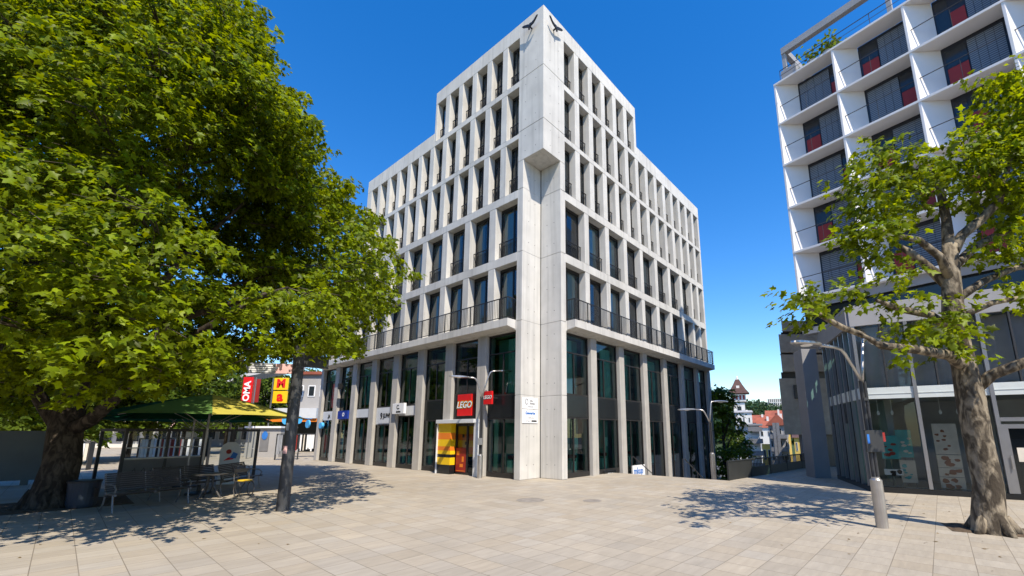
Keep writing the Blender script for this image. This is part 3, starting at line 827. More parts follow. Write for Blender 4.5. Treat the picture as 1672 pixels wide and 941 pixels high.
# banner, plaque and handrails by the stairs
s_ = sign('hanging_banner', FR, 8.02, -.06, 'white banner with blue letters tied low between columns by the stairs', cat='banner', y=.06)
board(s_, 1.50, .62, .02, M['white']); put_text(s_, 'mkup', .46, M['inkblue'], .0, -.024, 0, bold=.012)
b = MB()
b.plate([(-.6,-.24),(.7,-.27),(.7,-.24),(-.6,-.21)],-.026,-.022); link('underline', b.mesh('underline', M['skyblue']), s_)
s_ = sign('house_number', FR, 5.3, -.05, 'black plinth plate with white characters right of the corner', y=.14)
board(s_, 1.1, .36, .02, M['black']); put_text(s_, '820 K', .20, M['signgrey'], 0, -.024, 0)
for k,(u_,lab) in enumerate(((-.75,'black stair handrail nearest the concrete columns'),(-3.4,'black stair handrail in the middle of the steps'))):
    b = MB()
    P0=bl(u_,VE+.25); 
    pts=[bl(u_,VE+.25,-.16),bl(u_,VE+.25,.78),bl(u_,VE+.45,.80),bl(u_,VE+3.6,-.75),bl(u_,VE+3.6,-1.9)]
    b.tube(pts,.024,8)
    b.bar(bl(u_,VE+1.9,-.9),bl(u_,VE+1.9,.1),.02)
    tag(b.build('stair_handrail', M['darksteel']), lab, 'handrail', 'stair handrails')
b = MB(FL); b.box(-18.6,-18.38,-.35,-.1,4.95,5.35); b.box(-18.54,-18.44,-.1,.0,5.1,5.2)
tag(b.build('wall_speaker', M['ink'], bevel=.02), 'small black loudspeaker box on an arcade column', 'speaker')

# ------------------------------------------------------------------ white apartment block on the right
B0 = Vector((12.3,20.15,0)); BW = Vector((.593,-.805,0)).normalized(); BN = Vector((.805,.593,0)).normalized()
FB = frame_matrix(B0, BW, BN)
block = empty('apartment_block', tuple(B0), 0, 'white gridded apartment block with loggias and dark red panels on the right', 'building')
INB = Matrix.Translation(-block.location)
BAY, NB, DEP = 2.755, 6, .78
lev = [20.48-2.41*i for i in range(6)]   # slab front edges, top to bottom
mb = MB(INB @ FB)
XE = NB*BAY
for z in lev: mb.box(-.03,XE,-.02,DEP+.1,z-.11,z)
for i in range(NB+1):
    x = i*BAY
    for k in range(5):
        z1 = lev[k]-.11; z0 = lev[k+1]
        poly_=[(x-.03,0),(x+.06,0),(x+.82,DEP+.09),(x-.03,DEP+.09)]
        mb.prism(poly_, z0+.002, z1-.002)
mb.build('slab_and_fin_grid', M['whitepanel'], block, local=True, bevel=.008)
mb = MB(INB @ FB); mb.box(-.02,XE,DEP+.3,9,6.9,20.35); mb.build('block_body', M['navy'], block, local=True)
mb = MB(INB @ FB); mb.box(-.03,.0,.8,9,6.9,20.48); mb.build('end_wall', M['whitepanel'], block, local=True)
mb = MB(INB @ FB); mb.box(0,XE,.25,.3,7.9,8.40); mb.box(0,XE,.0,.5,6.6,6.9); mb.build('spandrel', M['greyconc'], block, local=True)
mb = MB(INB @ FB); mb.box(0,XE,.5,.6,6.9,8.0); mb.build('ribbon_glazing', M['farglass'], block, local=True)
hB = 2.41-.11
def loggia(variant):
    x0,x1 = .82, BAY-.04
    f = MB(); f.box(x0,x1,DEP+.11,DEP+.16,.0,hB)
    root = link('loggia_window', f.mesh('loggia_window', M['navy']))
    W = x1-x0
    if variant == 0:   a,b_,ra,rb = x0+.08,x1-.42,x1-.38,x1-.02
    elif variant == 1: a,b_,ra,rb = x0+.78,x1-.08,x0+.1,x0+.74
    elif variant == 2: a,b_,ra,rb = x0+.10,x1-.62,x1-.58,x1-.04
    else:              a,b_,ra,rb = x0+.98,x1-.04,x0+.5,x0+.95
    bl_ = MB(); n_=4
    for i in range(n_):
        xa = a+(b_-a)*i/n_; bl_.box(xa+.006,a+(b_-a)*(i+1)/n_-.006,DEP+.04,DEP+.075,.06,hB-.22)
    link('blind', bl_.mesh('blind', M['blind']), root)
    r_ = MB(); r_.box(ra,rb,DEP+.03,DEP+.07,.05,1.22 if variant!=3 else 1.3); link('red_panel', r_.mesh('red_panel', M['redpanel'], bevel=.01), root)
    p = MB(); pa,pb = (ra,rb) if variant!=3 else (x0+.06,x0+.46)
    zb_ = 1.25 if variant!=3 else .06
    p.add([(pa,DEP+.06,zb_),(pb,DEP+.06,zb_),(pb,DEP+.06,hB-.24),(pa,DEP+.06,hB-.24)],[(0,1,2,3)])
    link('pane', p.mesh('pane', M['farglass'], normals=False), root)
    q = MB(); q.bar((.07,.10,1.0),(BAY-.03,.10,1.0),.018); q.bar((.07,.10,.55),(.07,.10,1.02),.012)
    q.bar((BAY*.5,.10,.0),(BAY*.5,.10,1.0),.010)
    link('railing', q.mesh('railing', M['darksteel']), root)
    return root
LV = [loggia(k) for k in range(4)]; LK = [children(r) for r in LV]; lused=set()
pat = {0:[0,1,0,1,0],1:[1,2,1,2,1],2:[3,1,3,1,1],3:[0,2,1,2,1],4:[1,0,2,1,0],5:[2,1,0,1,2]}
for i in range(NB):
    for k in range(5):
        v = pat[i][k]; r = LV[v]
        if v in lused: r = copy_tree(LV[v], None, LK[v])
        lused.add(v); r.parent = block
        r.matrix_basis = INB @ FB @ Matrix.Translation((i*BAY,0,lev[k+1]+.003))
mb = MB(INB @ FB)
mb.bar((.3,.12,21.15),(XE,.12,21.15),.02); mb.bar((.3,.12,20.85),(XE,.12,20.85),.012)
for i in range(12): mb.bar((.3+i*1.35,.12,20.48),(.3+i*1.35,.12,21.15),.014)
mb.build('roof_railing', M['darksteel'], block, local=True)
mb = MB(INB @ FB); mb.box(.25,1.0,.4,1.3,20.49,21.3); mb.build('roof_box', M['greyconc'], block, local=True)
mb = MB(FB)
mb.box(.05,5.0,1.2,1.5,23.05,23.45); mb.box(.05,.25,1.25,1.45,20.49,23.05); mb.box(4.8,5.0,1.25,1.45,20.49,23.05)
mb.box(.05,.3,1.5,5.0,23.05,23.45)
pg = tag(mb.build('roof_pergola', M['greyconc'], bevel=.01), 'grey steel pergola frame on the roof terrace of the white block', 'pergola')

# roof plants
for k,(x,lab,n_) in enumerate(((2.45,'bushy green potted plant at the roof edge of the white block',120),(1.75,'small green potted plant beside the bushy one on the roof',50))):
    c = FB @ Vector((x,.5,20.49)); pr = empty('roof_plant', tuple(c), 0, lab, 'plant', 'roof terrace plants')
    b = MB(); b.lathe([(.16,0),(.22,.35)],10); link('pot', b.mesh('pot', M['greyconc']), pr)
    pts = rng.normal(0,.28,(n_,3)); pts[:,2] = np.abs(pts[:,2])*1.4+.4
    me = leaves_mesh('foliage', pts, rng.normal(0,1,(n_,3)), rng.normal(0,.4,(n_,3))+np.array([0,0,1]), np.full(n_,.22), M['leaf_far'], LEAF1, LEAF1F)
    link('foliage', me, pr)
# ------------------------------------------------------------------ glazed pavilion under it
PL = Vector((11.21,15.45,0)); PC = Vector((12.84,19.63,0)); PE = (Vector((14.34,13.54,0))-PL).normalized()
PN = Vector((-PE.y,PE.x,0))              # inward
FW = frame_matrix(PL, PE, PN)
EC = (PL-PC).normalized(); NC = Vector((-EC.y,EC.x,0))
FC = frame_matrix(PC, EC, NC); LC = (PL-PC).length
pav = empty('glass_pavilion', tuple(PL), 0, 'glazed two-storey shop pavilion with a grey concrete lintel on the right', 'building')
INP = Matrix.Translation(-pav.location)
XR = 12.0
mb = MB(INP @ FW); mb.box(-.02,XR,-.03,.45,5.82,6.6); mb.build('lintel', M['greyconc'], pav, local=True, bevel=.01)
mb = MB(INP @ FC); mb.box(-.3,LC-.03,-.12,.4,5.80,6.58); mb.build('lintel', M['piergrey'], pav, local=True, bevel=.01)
mb = MB(INP @ FW); mb.box(-.01,XR,-.02,.2,3.16,3.55); mb.box(-.01,XR,-.035,.02,3.32,3.34); mb.build('pale_band', M['palemetal'], pav, local=True)
mb = MB(INP @ FC); mb.box(0,LC,-.02,.2,3.16,3.55); mb.build('pale_band', M['palemetal'], pav, local=True)
mb = MB(INP @ FW); mb.box(0,XR,-.05,.2,.0,.18); mb.build('plinth', M['black'], pav, local=True)
mb = MB(INP @ FC); mb.box(0,LC+.04,-.05,.2,.0,.18); mb.build('plinth', M['black'], pav, local=True)
xs = [.06,1.56,3.42,4.86,6.3,7.8,9.3,10.8]
DOOR0, DOOR1 = 3.42, 4.86
for x in xs:
    mb = MB(INP @ FW); mb.box(x-.05,x+.05,-.07,.12,.18,5.82); mb.build('mullion', M['mullion'], pav, local=True)
for x in (.85,2.2,2.95,4.15):
    mb = MB(INP @ FW); mb.box(x-.025,x+.025,-.02,.1,3.55,5.82); mb.build('thin_mullion', M['darksteel'], pav, local=True)
for i in range(7):
    x = .15+(LC-.3)*i/6
    mb = MB(INP @ FC); mb.box(x-.04,x+.04,-.07,.12,.18,5.80); mb.build('mullion', M['mullion'], pav, local=True)
for i in range(0,6,2):
    x = .15+(LC-.3)*(i+.5)/6
    mb = MB(INP @ FC); mb.box(x-.02,x+.02,-.03,.1,.18,5.80); mb.build('thin_mullion', M['darksteel'], pav, local=True)
mb = MB(INP @ FC)
for i in (0,3): 
    x=.15+(LC-.3)*i/6; mb.box(x+.05,x+.6,-.02,.03,2.35,3.12)
mb.build('dark_vent_panel', M['black'], pav, local=True)
for z0,z1 in ((.18,3.16),(3.55,5.82)):
    q = MB(INP @ FW); q.add([(0,.04,z0),(XR,.04,z0),(XR,.04,z1),(0,.04,z1)],[(0,1,2,3)]); q.build('glazing', M['clear'], pav, local=True, normals=False)
    q = MB(INP @ FC); q.add([(0,.04,z0),(LC,.04,z0),(LC,.04,z1),(0,.04,z1)],[(0,1,2,3)]); q.build('glazing', M['shopglass'], pav, local=True, normals=False)
mb = MB(INP @ FW)
mb.box(.3,XR,3.4,3.6,0,6.5); mb.box(.3,XR,.3,3.4,3.18,3.4); mb.box(.25,XR,.3,3.4,.01,.14); mb.box(.5,XR,.46,6,6.42,6.56); mb.box(.8,1.0,1.2,3.4,.0,3.2)
mb.build('interior', M['shopint'], pav, local=True)
# pleated grey blinds upstairs
cv=[];cf=[]; n_=120
for i in range(n_+1):
    x=.3+(XR-.3)*i/n_; y=.45+.10*math.sin(i*.9)+.03*math.sin(i*2.3); cv += [(x,y,3.5),(x,y,5.8)]
for i in range(n_): cf.append((2*i,2*i+2,2*i+3,2*i+1))
q = MB(INP @ FW); q.add(cv,cf); q.build('drapes', M['curtain_grey'], pav, local=True, normals=False, smooth=True)
# door
f = MB(INP @ FW)
f.box(DOOR0+.06,DOOR0+.2,-.03,.06,.0,2.25); f.box(DOOR1-.2,DOOR1-.06,-.03,.06,.0,2.25); f.box(DOOR0+.2,DOOR1-.2,-.03,.06,2.12,2.25); f.box(DOOR0+.2,DOOR1-.2,-.03,.06,.0,.14)
f.box(DOOR0+.06,DOOR1-.06,-.04,.08,2.34,2.46)
dr = f.build('door', M['mullion'], pav, local=True)
f = MB(INP @ FW); f.box(DOOR0+.12,DOOR0+.16,-.09,-.06,.9,1.3); f.build('handle', M['steel'], dr, local=True)
f = MB(INP @ FW); f.box(DOOR0+.2,DOOR1-.2,.05,.07,.14,2.12); f.build('dark_glass', M['farglass'], dr, local=True)
f = MB(INP @ FW); 
for x,z,w_,h_ in ((.32,1.12,.34,.42),(.42,.72,.3,.3),(.72,1.02,.18,.3)): f.prism([(DOOR0+x,.03),(DOOR0+x+w_,.03),(DOOR0+x+w_,.045),(DOOR0+x,.045)],z,z+h_)
f.build('door_sticker', M['paper'], dr, local=True)
# ceiling spots, displays standing in the shop
for k,(x,y) in enumerate(((.55,.8),(.95,.8),(2.3,1.0),(2.75,1.0))):
    f = MB(INP @ FW); f.bar((x,y,3.18),(x,y,2.75),.008); f.lathe([(.03,2.62),(.05,2.7),(.02,2.78)],8,Matrix.Translation((x,y,0))); f.build('pendant_spot', M['white'], pav, local=True)
def easel(x, y, w, rows, label, mats_, stand=.0):
    e_ = sign('display_board', FW, x, 0.14, label, 'display boards in the pavilion window', 'display', y)
    b = MB(); b.bar((-w*.4,.02,0),(-w*.35,.06,2.0),.012); b.bar((w*.4,.02,0),(w*.35,.06,2.0),.012); b.bar((0,.5,0),(0,.1,1.6),.012)
    link('stand', b.mesh('stand', M['mullion']), e_)
    for (z0,z1,mi_,mj) in rows:
        b = MB(); b.box(-w/2,w/2,-.02,.02,z0,z1); pn = link('picture', b.mesh('picture', mats_[mi_]), e_)
        b = MB(); rg = random.Random(int(z0*100)+int(w*100))
        for q in range(7):
            cx_,cz_ = rg.uniform(-.35,.35)*w, rg.uniform(z0+.12*(z1-z0),z1-.2*(z1-z0)); rr=rg.uniform(.07,.2)*w
            b.plate([(cx_+rr*math.cos(t_)*rg.uniform(.6,1.2),cz_+rr*.7*math.sin(t_)*rg.uniform(.6,1.2)) for t_ in [k*.785 for k in range(8)]],-.026-.001*q,-.021)
        link('motif', b.mesh('motif', mats_[mj]), pn)
    return e_
easel(.72,.55,.52,((.95,1.75,0,1),(.4,.6,3,2)),'teal picture with coral pattern on a thin easel in the shop window',[M['teal'],M['redpanel'],M['ink'],M['white']])
easel(1.15,.75,.44,((1.0,1.95,0,1),(.15,.9,1,0)),'tall teal and cream picture stack right of the coral picture',[M['teal'],M['paper'],M['yellow'],M['white']])
easel(2.22,.5,.62,((1.15,2.15,0,1),(.72,1.12,0,1),(.42,.70,0,1),(.05,.40,0,1)),'tall cream board of brown-toned pictures in the middle shop window',[M['paper'],M['poster_brown'],M['ink'],M['white']])
easel(2.95,.7,.5,((.2,.75,0,1),(.9,1.9,2,1)),'dark panel and pale box stack behind the plane tree trunk',[M['paper'],M['inkgrey'],M['ink'],M['white']])
# concrete pier
pr = MB(); pr.prism([(11.95,19.85),(12.66,19.85),(12.95,20.9),(12.2,20.95)],0,5.85)
tag(pr.build('concrete_pier', M['piergrey'], bevel=.01), 'plain grey concrete pier at the end of the glass pavilion', 'pier')
# stone building behind
sb = empty('stone_building', (16,26,0), 0, 'beige stone-clad building with stepped storeys behind the grey pier', 'building')
def sbx(px0,y0,z0,px1,z1,name='stone_storey',m_='stone',dy=0):
    x0 = at(px0,700,26).x; mb = MB(); mb.prism([(x0,26+dy),(26,26+dy),(32,40),(x0*1.62,40)],z0,z1); return mb.build(name, M[m_], sb, bevel=.01)
zt = lambda px,py: at(px,py,26).z
sbx(1280,0,1.87,0,zt(1276,618))
sbx(1289,0,zt(1276,618)+.002,0,zt(1281,607),'recessed_strip','navy',.3)
sbx(1287,0,zt(1281,607)+.002,0,zt(1281,579))
sbx(1291,0,zt(1281,579)+.002,0,zt(1281,576),'recessed_strip','navy',.3)
sbx(1287,0,zt(1281,576)+.002,0,zt(1280,546))
sbx(1296,0,zt(1280,546)+.002,0,zt(1284,541),'recessed_strip','navy',.3)
sbx(1294,0,zt(1284,541)+.002,0,zt(1285,524))
mb = MB(); x0=at(1318,700,26).x; mb.prism([(x0,26.6),(26,26.6),(32,39),(x0*1.6,39)],0,1.868); mb.build('ground_floor', M['navy'], sb)
for px in (1312,1326):
    mb = MB(); x=at(px,740,26.2).x; mb.box(x,x+.35,26.2,26.5,0,1.868); mb.build('column', M['greyconc'], sb)
p_ = at(1308,640,25.94)
s_ = empty('square_sign', (p_.x,25.99,p_.z), 0, 'square black sign with a white letter C on the stone building', 'sign')
board(s_, .80, .84, .05, M['navy']); put_text(s_, 'C', .62, M['white'], 0, -.056, 0, bold=.015)

# ------------------------------------------------------------------ parapet fence along the stair edge
fence = empty('bridge_fence', tuple(rail0), 0, 'dark metal parapet fence with solid panels and baluster top by the stairs', 'fence')
def seg_frame(a, b): 
    x = (b-a).normalized(); return frame_matrix(a, x, Vector((-x.y,x.x,0))), (b-a).length
for a,b_,first in ((rail0,rail1,True),(rail1,rail2,False)):
    Fm,Ls = seg_frame(a,b_); Mi = Matrix.Translation(-fence.location) @ Fm
    n_ = max(2,round(Ls/2.3)); stp = Ls/n_
    for i in range(n_):
        full = first and i == 0
        mb = MB(Mi); mb.box(i*stp+.03,(i+1)*stp-.03,-.02,.02,.0,.76 if full else .42); mb.build('solid_panel', M['fencegrey'], fence, local=True)
        mb = MB(Mi); mb.box(i*stp-.03,i*stp+.03,-.035,.035,0,.80); mb.build('post', M['fencegrey'], fence, local=True)
        if not full:
            mb = MB(Mi)
            for k in range(1,14): x = i*stp+stp*k/14; mb.box(x-.018,x+.018,-.012,.012,.42,.75)
            mb.build('balusters', M['fencegrey'], fence, local=True)
    mb = MB(Mi); mb.box(0,Ls,-.04,.04,.76,.81); mb.build('top_rail', M['fencegrey'], fence, local=True)

# ------------------------------------------------------------------ street furniture
def lamp(label, base, hV, arms, heads, sleeve=1.0, group='twin-armed street lamps'):
    """post, two splayed steel arms with flat heads; arms/heads are offsets from the base"""
    o = empty('street_lamp', tuple(base), 0, label, 'street lamp', group)
    b = MB(); b.lathe([(.115,0),(.115,sleeve-.02),(.08,sleeve+.02),(.08,sleeve+.05)],16); link('base_sleeve', b.mesh('base_sleeve', M['steel'], smooth=False), o)
    b = MB(); b.tube([(-.035,0,sleeve),(-.035,0,hV)],.042,10); b.tube([(.045,0,sleeve),(.045,0,hV)],.038,10); b.box(-.05,.05,-.05,.05,hV-.45,hV-.38)
    link('post', b.mesh('post', M['darksteel']), o)
    for (ax,ay,az,rise),hd in zip(arms,heads):
        b = MB(); d = Vector((ax,ay,0)); 
        pts=[Vector((0,0,hV-.05)), d*.16+Vector((0,0,hV+rise*.35)), d*.36+Vector((0,0,hV+rise*.8)), d*.46+Vector((0,0,hV+rise*.95)), d*.62+Vector((0,0,hV+rise)), d+Vector((0,0,hV+rise+.02))]
        b.tube(pts,.034,10); a_ = link('arm', b.mesh('arm', M['steel'], smooth=True), o)
        b = MB(); dd_ = d.normalized(); s_ = Vector((-dd_.y,dd_.x,0)); c = d + dd_*.42 + Vector((0,0,hV+rise+.02))
        n_=18; ring=[]
        for zz,k in ((-.035,.86),(-.01,1),(.03,.97),(.055,.6)):
            ring.append([c + dd_*(.46*k*math.cos(2*math.pi*i/n_)) + s_*(.15*k*math.sin(2*math.pi*i/n_)) + Vector((0,0,zz)) for i in range(n_)])
        vs=[p for r in ring for p in r]; fs=[(j*n_+i,j*n_+(i+1)%n_,(j+1)*n_+(i+1)%n_,(j+1)*n_+i) for j in range(3) for i in range(n_)]
        fs += [tuple(range(n_))[::-1], tuple(range(3*n_,4*n_))]
        b.add(vs,fs); h_ = link('lamp_head', b.mesh('lamp_head', M['steel']), a_)
        b = MB(); b.lathe([(.11,-.05),(.12,-.034)],14,Matrix.Translation(c)); link('lens', b.mesh('lens', M['white']), h_)
    return o
g = ground(783,781); 
l2 = lamp('twin-armed grey street lamp standing before the shop entrance of the office building', (g.x,g.y,0), 3.62, [(-.62,-.25,0,.85),(.78,.2,0,1.2)], [0,0])
b = MB(); b.box(-.10,.10,-.14,-.05,1.45,1.75); link('control_box', b.mesh('control_box', M['mullion']), l2)
g = ground(1441,862)
l1 = lamp('twin-armed steel street lamp with a small hanging box, left of the plane tree', (g.x,g.y,0), 3.15, [(-1.15,-.45,0,.72),(.75,.55,0,1.05)], [0,0])
b = MB(); b.box(-.16,.22,-.09,-.05,1.58,2.05); b.m=1; b.box(.225,.28,-.08,-.055,1.80,2.0); b.m=2; b.box(-.13,-.08,-.095,-.088,1.76,1.96)
link('hanging_box', b.mesh('hanging_box', [M['darksteel'],M['redpanel'],M['inkblue']]), l1)
p_ = at(1166,786,21.5)
l3 = lamp('twin-armed street lamp down by the steps at the right end of the office building', (p_.x,p_.y,-1.6), 4.1, [(-.62,.1,0,.6),(.30,.1,0,1.0)], [0,0], 2.6)

# guide pole
g = ground(461,834); gp = empty('guide_post', (g.x,g.y,0), 0, 'thick dark grey guide post with finger boards at the edge of the tree shade', 'post')
b = MB(); b.lathe([(.155,0),(.15,.6),(.145,2.6),(.14,4.15)],24); b.plate([(-.14,4.15),(.14,4.15),(.14,4.42),(-.14,4.34)],-.03,.03)
b.lathe([(.14,4.15),(.13,4.38)],24)
link('pole', b.mesh('pole', M['polepaint'], smooth=False), gp)
Pm = Matrix.Translation((-.14,0,3.72)) @ Matrix.Rotation(R_(192),4,'Z')
b = MB(Pm); b.box(0,1.15,-.02,.02,-.14,.14); fb = link('finger_board', b.mesh('finger_board', M['inkgrey']), gp)
b = MB(Pm); 
for k,(a,c,z) in enumerate(((.5,1.1,.08),(.35,1.05,.02),(.4,1.08,-.04),(.5,1.0,-.09))): b.box(a,c,.021,.025,z-.014,z+.012)
link('board_lines', b.mesh('board_lines', M['white']), fb)
b = MB(Pm); b.box(0,.42,.0205,.024,-.13,.13); link('pale_field', b.mesh('pale_field', M['pink']), fb)
b = MB(Matrix.Translation((.13,.03,3.95)) @ Matrix.Rotation(R_(35),4,'Z')); b.box(0,.62,-.02,.02,-.17,.17); link('finger_board', b.mesh('finger_board', M['darksteel']), gp)
for z,m_,w_ in ((1.45,'pink',.13),(2.05,'inkgrey',.10)):
    b = MB()
    vs=[];n_=6
    for i in range(n_+1):
        th_=R_(-100+ w_*350*(i/n_-.5)); vs += [(.151*math.cos(th_),.151*math.sin(th_),z),(.151*math.cos(th_),.151*math.sin(th_),z+.2)]
    b.add(vs,[(2*i,2*i+2,2*i+3,2*i+1) for i in range(n_)]); link('sticker', b.mesh('sticker', M[m_], normals=False), gp)

# benches
def make_bench():
    o = empty('slatted_bench', (0,0,0), 0)
    W = 1.7
    sl = MB()
    for i in range(8):                   # seat, curved
        t=i/7; y=-.46+.46*t; z=.44+.025*math.cos(t*math.pi)-(.03 if t>.8 else 0)
        sl.box(-W/2,W/2,y-.024,y+.024,z-.012,z+.012)
    link('seat', sl.mesh('seat', M['benchslat']), o)
    sl = MB()
    for i in range(9):
        t=i/8; sl.box(-W/2,W/2,.03+.16*t-.012,.03+.16*t+.012,.50+.42*t-.021,.50+.42*t+.021)
    link('backrest', sl.mesh('backrest', M['benchslat']), o)
    for s_ in (-1,1):
        x = s_*(W/2-.02)
        f = MB(); f.tube([(x,-.49,.40),(x,-.47,.45),(x,0,.425),(x,.05,.5),(x,.20,.94)],.022,8); link('side_frame', f.mesh('side_frame', M['benchframe']), o)
        f = MB(); f.tube([(x,.10,.66),(x,-.12,.68),(x,-.36,.66),(x,-.46,.57),(x,-.42,.47)],.02,8); link('armrest', f.mesh('armrest', M['benchframe']), o)
        f = MB(); f.tube([(x,-.36,.42),(x,-.40,.2),(x,-.47,.0)],.022,8); link('leg', f.mesh('leg', M['benchframe']), o)
        f = MB(); f.tube([(x,.02,.43),(x,.06,.2),(x,.17,.0)],.022,8); link('leg', f.mesh('leg', M['benchframe']), o)
    f = MB(); f.tube([(0,-.49,.40),(0,-.47,.45),(0,0,.425),(0,.05,.5),(0,.20,.94)],.02,8); link('middle_frame', f.mesh('middle_frame', M['benchframe']), o)
    return o
bench = make_bench(); bk = children(bench)
bl_ = ['dark slatted park bench nearest the camera under the big tree','dark slatted park bench behind the nearest bench, beside the round table','dark slatted park bench at the shade edge below the yellow parasol']
for i,((px,py,Yb),rz) in enumerate((((236,815,12.35),66),((300,806,14.2),66),((383,797,15.6),100))):
    c = at(px,py,Yb); o = bench if i == 0 else copy_tree(bench,None,bk)
    o.location = (c.x,c.y,0); o.rotation_euler = (0,0,R_(rz)); tag(o, bl_[i], 'bench', 'slatted benches under the tree')
# round table and hoop chair
c = at(330,805,14.0)
t_ = empty('round_table', (c.x+.25,c.y-.1,0), 0, 'black round cafe table between the benches', 'table')
b = MB(); b.lathe([(.0,.70),(.46,.70),(.47,.73),(.0,.735)],28); link('tabletop', b.mesh('tabletop', M['iron']), t_)
for k in range(3):
    a=k*2.09+.4; b = MB(); b.tube([(.06*math.cos(a),.06*math.sin(a),.70),(.10*math.cos(a),.10*math.sin(a),.4),(.34*math.cos(a),.34*math.sin(a),.0)],.028,8); link('leg', b.mesh('leg', M['iron']), t_)
c = at(397,808,14.4)
t_ = empty('hoop_chair', (c.x,c.y,0), R_(60), 'black iron chair with hoop legs and yellow seat pad right of the round table', 'chair')
b = MB(); b.lathe([(.0,.44),(.24,.44),(.25,.47),(.0,.475)],20); link('seat', b.mesh('seat', M['iron']), t_)
b = MB(); b.lathe([(.0,.476),(.2,.476),(.2,.50),(.0,.51)],18); link('seat_pad', b.mesh('seat_pad', M['yellow']), t_)
for s_ in (-1,1):
    b = MB(); b.tube([(s_*.2,.21*math.cos(a),.22+.21*math.sin(a)) for a in [k*math.pi/9 for k in range(19)]],.016,6); link('hoop_leg', b.mesh('hoop_leg', M['iron']), t_)
b = MB(); b.tube([(-.22,.2,.45),(-.22,.3,.9),(0,.34,.95),(.22,.3,.9),(.22,.2,.45)],.016,6); b.box(-.2,.2,.29,.31,.72,.84); link('backrest', b.mesh('backrest', M['iron']), t_)
# bin
g = ground(131,829); bn = empty('litter_bin', (g.x,g.y,0), 0, 'dark blue round litter bin beside the big tree trunk', 'bin')
b = MB(); b.lathe([(.27,.02),(.30,.1),(.33,.66),(.33,.70),(.29,.70),(.27,.2)],24); link('drum', b.mesh('drum', M['binblue']), bn)
b = MB(); b.lathe([(.345,.66),(.35,.70),(.335,.72)],24); link('rim', b.mesh('rim', M['darksteel']), bn)
b = MB(); b.box(.24,.36,-.05,.05,.28,.5); link('bracket', b.mesh('bracket', M['darksteel']), bn)
# utility wall panel
a = ground(-60,797); c = at(64,790,a.y+1.2)
b = MB(); Fm,Ls = seg_frame(Vector((a.x,a.y,0)),Vector((c.x,c.y,0))); b.M = Fm
b.box(0,Ls,-.06,.06,.18,2.02); b.box(-.02,Ls+.02,-.1,.1,2.0,2.06); b.box(.3,.5,-.05,.05,0,.18); b.box(Ls-.5,Ls-.3,-.05,.05,0,.18)
tag(b.build('panel_wall', M['wallgreen']), 'flat grey-green panel wall behind the big tree trunk at the left edge', 'wall')

# glazed kiosk shelter behind the benches
ks0 = Vector((-15.3,15.9,0)); ks1 = Vector((-13.1,20.0,0))
Fk, Lk = seg_frame(ks1, ks0)             # runs towards the camera; local -y faces the plaza side
kiosk = empty('glazed_kiosk', tuple(ks0), 0, 'low glazed kiosk shelter with grey counter panels behind the benches', 'kiosk')
INK = Matrix.Translation(-kiosk.location)
Fk2, Lk = seg_frame(ks0, ks1)
Mk = INK @ Fk2
for x,y in ((.05,0),(1.3,0),(2.5,0),(3.6,0),(Lk-.05,0),(.05,2.2),(2.5,2.2),(Lk-.05,2.2)):
    b = MB(Mk); b.box(x-.045,x+.045,y-.045,y+.045,0,2.04); b.build('post', M['darksteel'], kiosk, local=True)
b = MB(Mk); b.box(0,Lk,-.05,.05,2.04,2.14); b.box(0,Lk,2.15,2.25,2.04,2.14); b.box(Lk-.1,Lk,.05,2.15,2.04,2.14); b.box(0,.1,.05,2.15,2.04,2.14); b.build('top_beam', M['darksteel'], kiosk, local=True)
b = MB(Mk); b.box(.1,1.255,-.03,.03,.08,1.02); b.box(1.345,2.455,-.03,.03,.08,1.02); lo = b.build('counter_panel', M['plywood'], kiosk, local=True)
b = MB(Mk)
rg = random.Random(3)
for k in range(6):
    x = .35+k*.27; b.tube([(x,-.034,.52+.1*rg.random()),(x+.08,-.034,.72),(x+.14,-.034,.5),(x+.26,-.034,.58)],.008,5)
b.build('scribble', M['ink'], lo, local=False) if False else link('scribble', b.mesh('scribble', M['ink']), kiosk)
b = MB(Mk)
b.box(.1,2.455,-.06,.25,1.02,1.08); b.box(.1,2.455,-.03,.03,1.42,1.46); b.build('counter_top', M['mullion'], kiosk, local=True)
for x0,x1 in ((.1,1.25),(1.35,2.45),(2.55,3.55),(3.65,Lk-.1)):
    z0 = 1.08 if x1 < 2.5 else .1
    b = MB(Mk); b.add([(x0,.0,z0),(x1,.0,z0),(x1,.0,2.04),(x0,.0,2.04)],[(0,1,2,3)]); b.build('glass_screen', M['clear'], kiosk, local=True, normals=False)
# things standing round the kiosk
def rack(px,py,Y,w,h,cols,label,cat='rack',name='goods_rack'):
    c = at(px,py,Y); o = empty(name,(c.x,c.y,0),R_(20),label,cat)
    b = MB(); b.box(-w/2,-w/2+.03,-.2,.2,0,h); b.box(w/2-.03,w/2,-.2,.2,0,h); b.box(-w/2,w/2,-.2,.2,h-.03,h+.01); link('frame', b.mesh('frame', M['darksteel']), o)
    rg=random.Random(int(px)); b=MB(); x=-w/2+.06
    while x < w/2-.1:
        ww=rg.uniform(.06,.14); b.m=rg.randrange(len(cols)); b.box(x,x+ww,-.15,.15,h*rg.uniform(.2,.4),h-.06); x+=ww+.015
    link('goods', b.mesh('goods', [M[k] for k in cols]), o); return o
rack(255,760,24,1.7,1.7,['white','pink','ink','redpanel','paper'],'clothes rack of pale and red garments seen through the kiosk glass')
rack(305,757,26,2.0,1.7,['ink','white','inkgrey','redpanel'],'clothes rack of dark and white garments right of the pale one')
rack(120,770,24,1.2,1.5,['white','paper','skyblue','pink'],'small rack of white and blue goods left of the kiosk')
c = at(372,772,17.6); o = empty('pavement_sign',(c.x,c.y,0),R_(25),'pale rounded pavement sign board with a red dot inside the kiosk','sign')
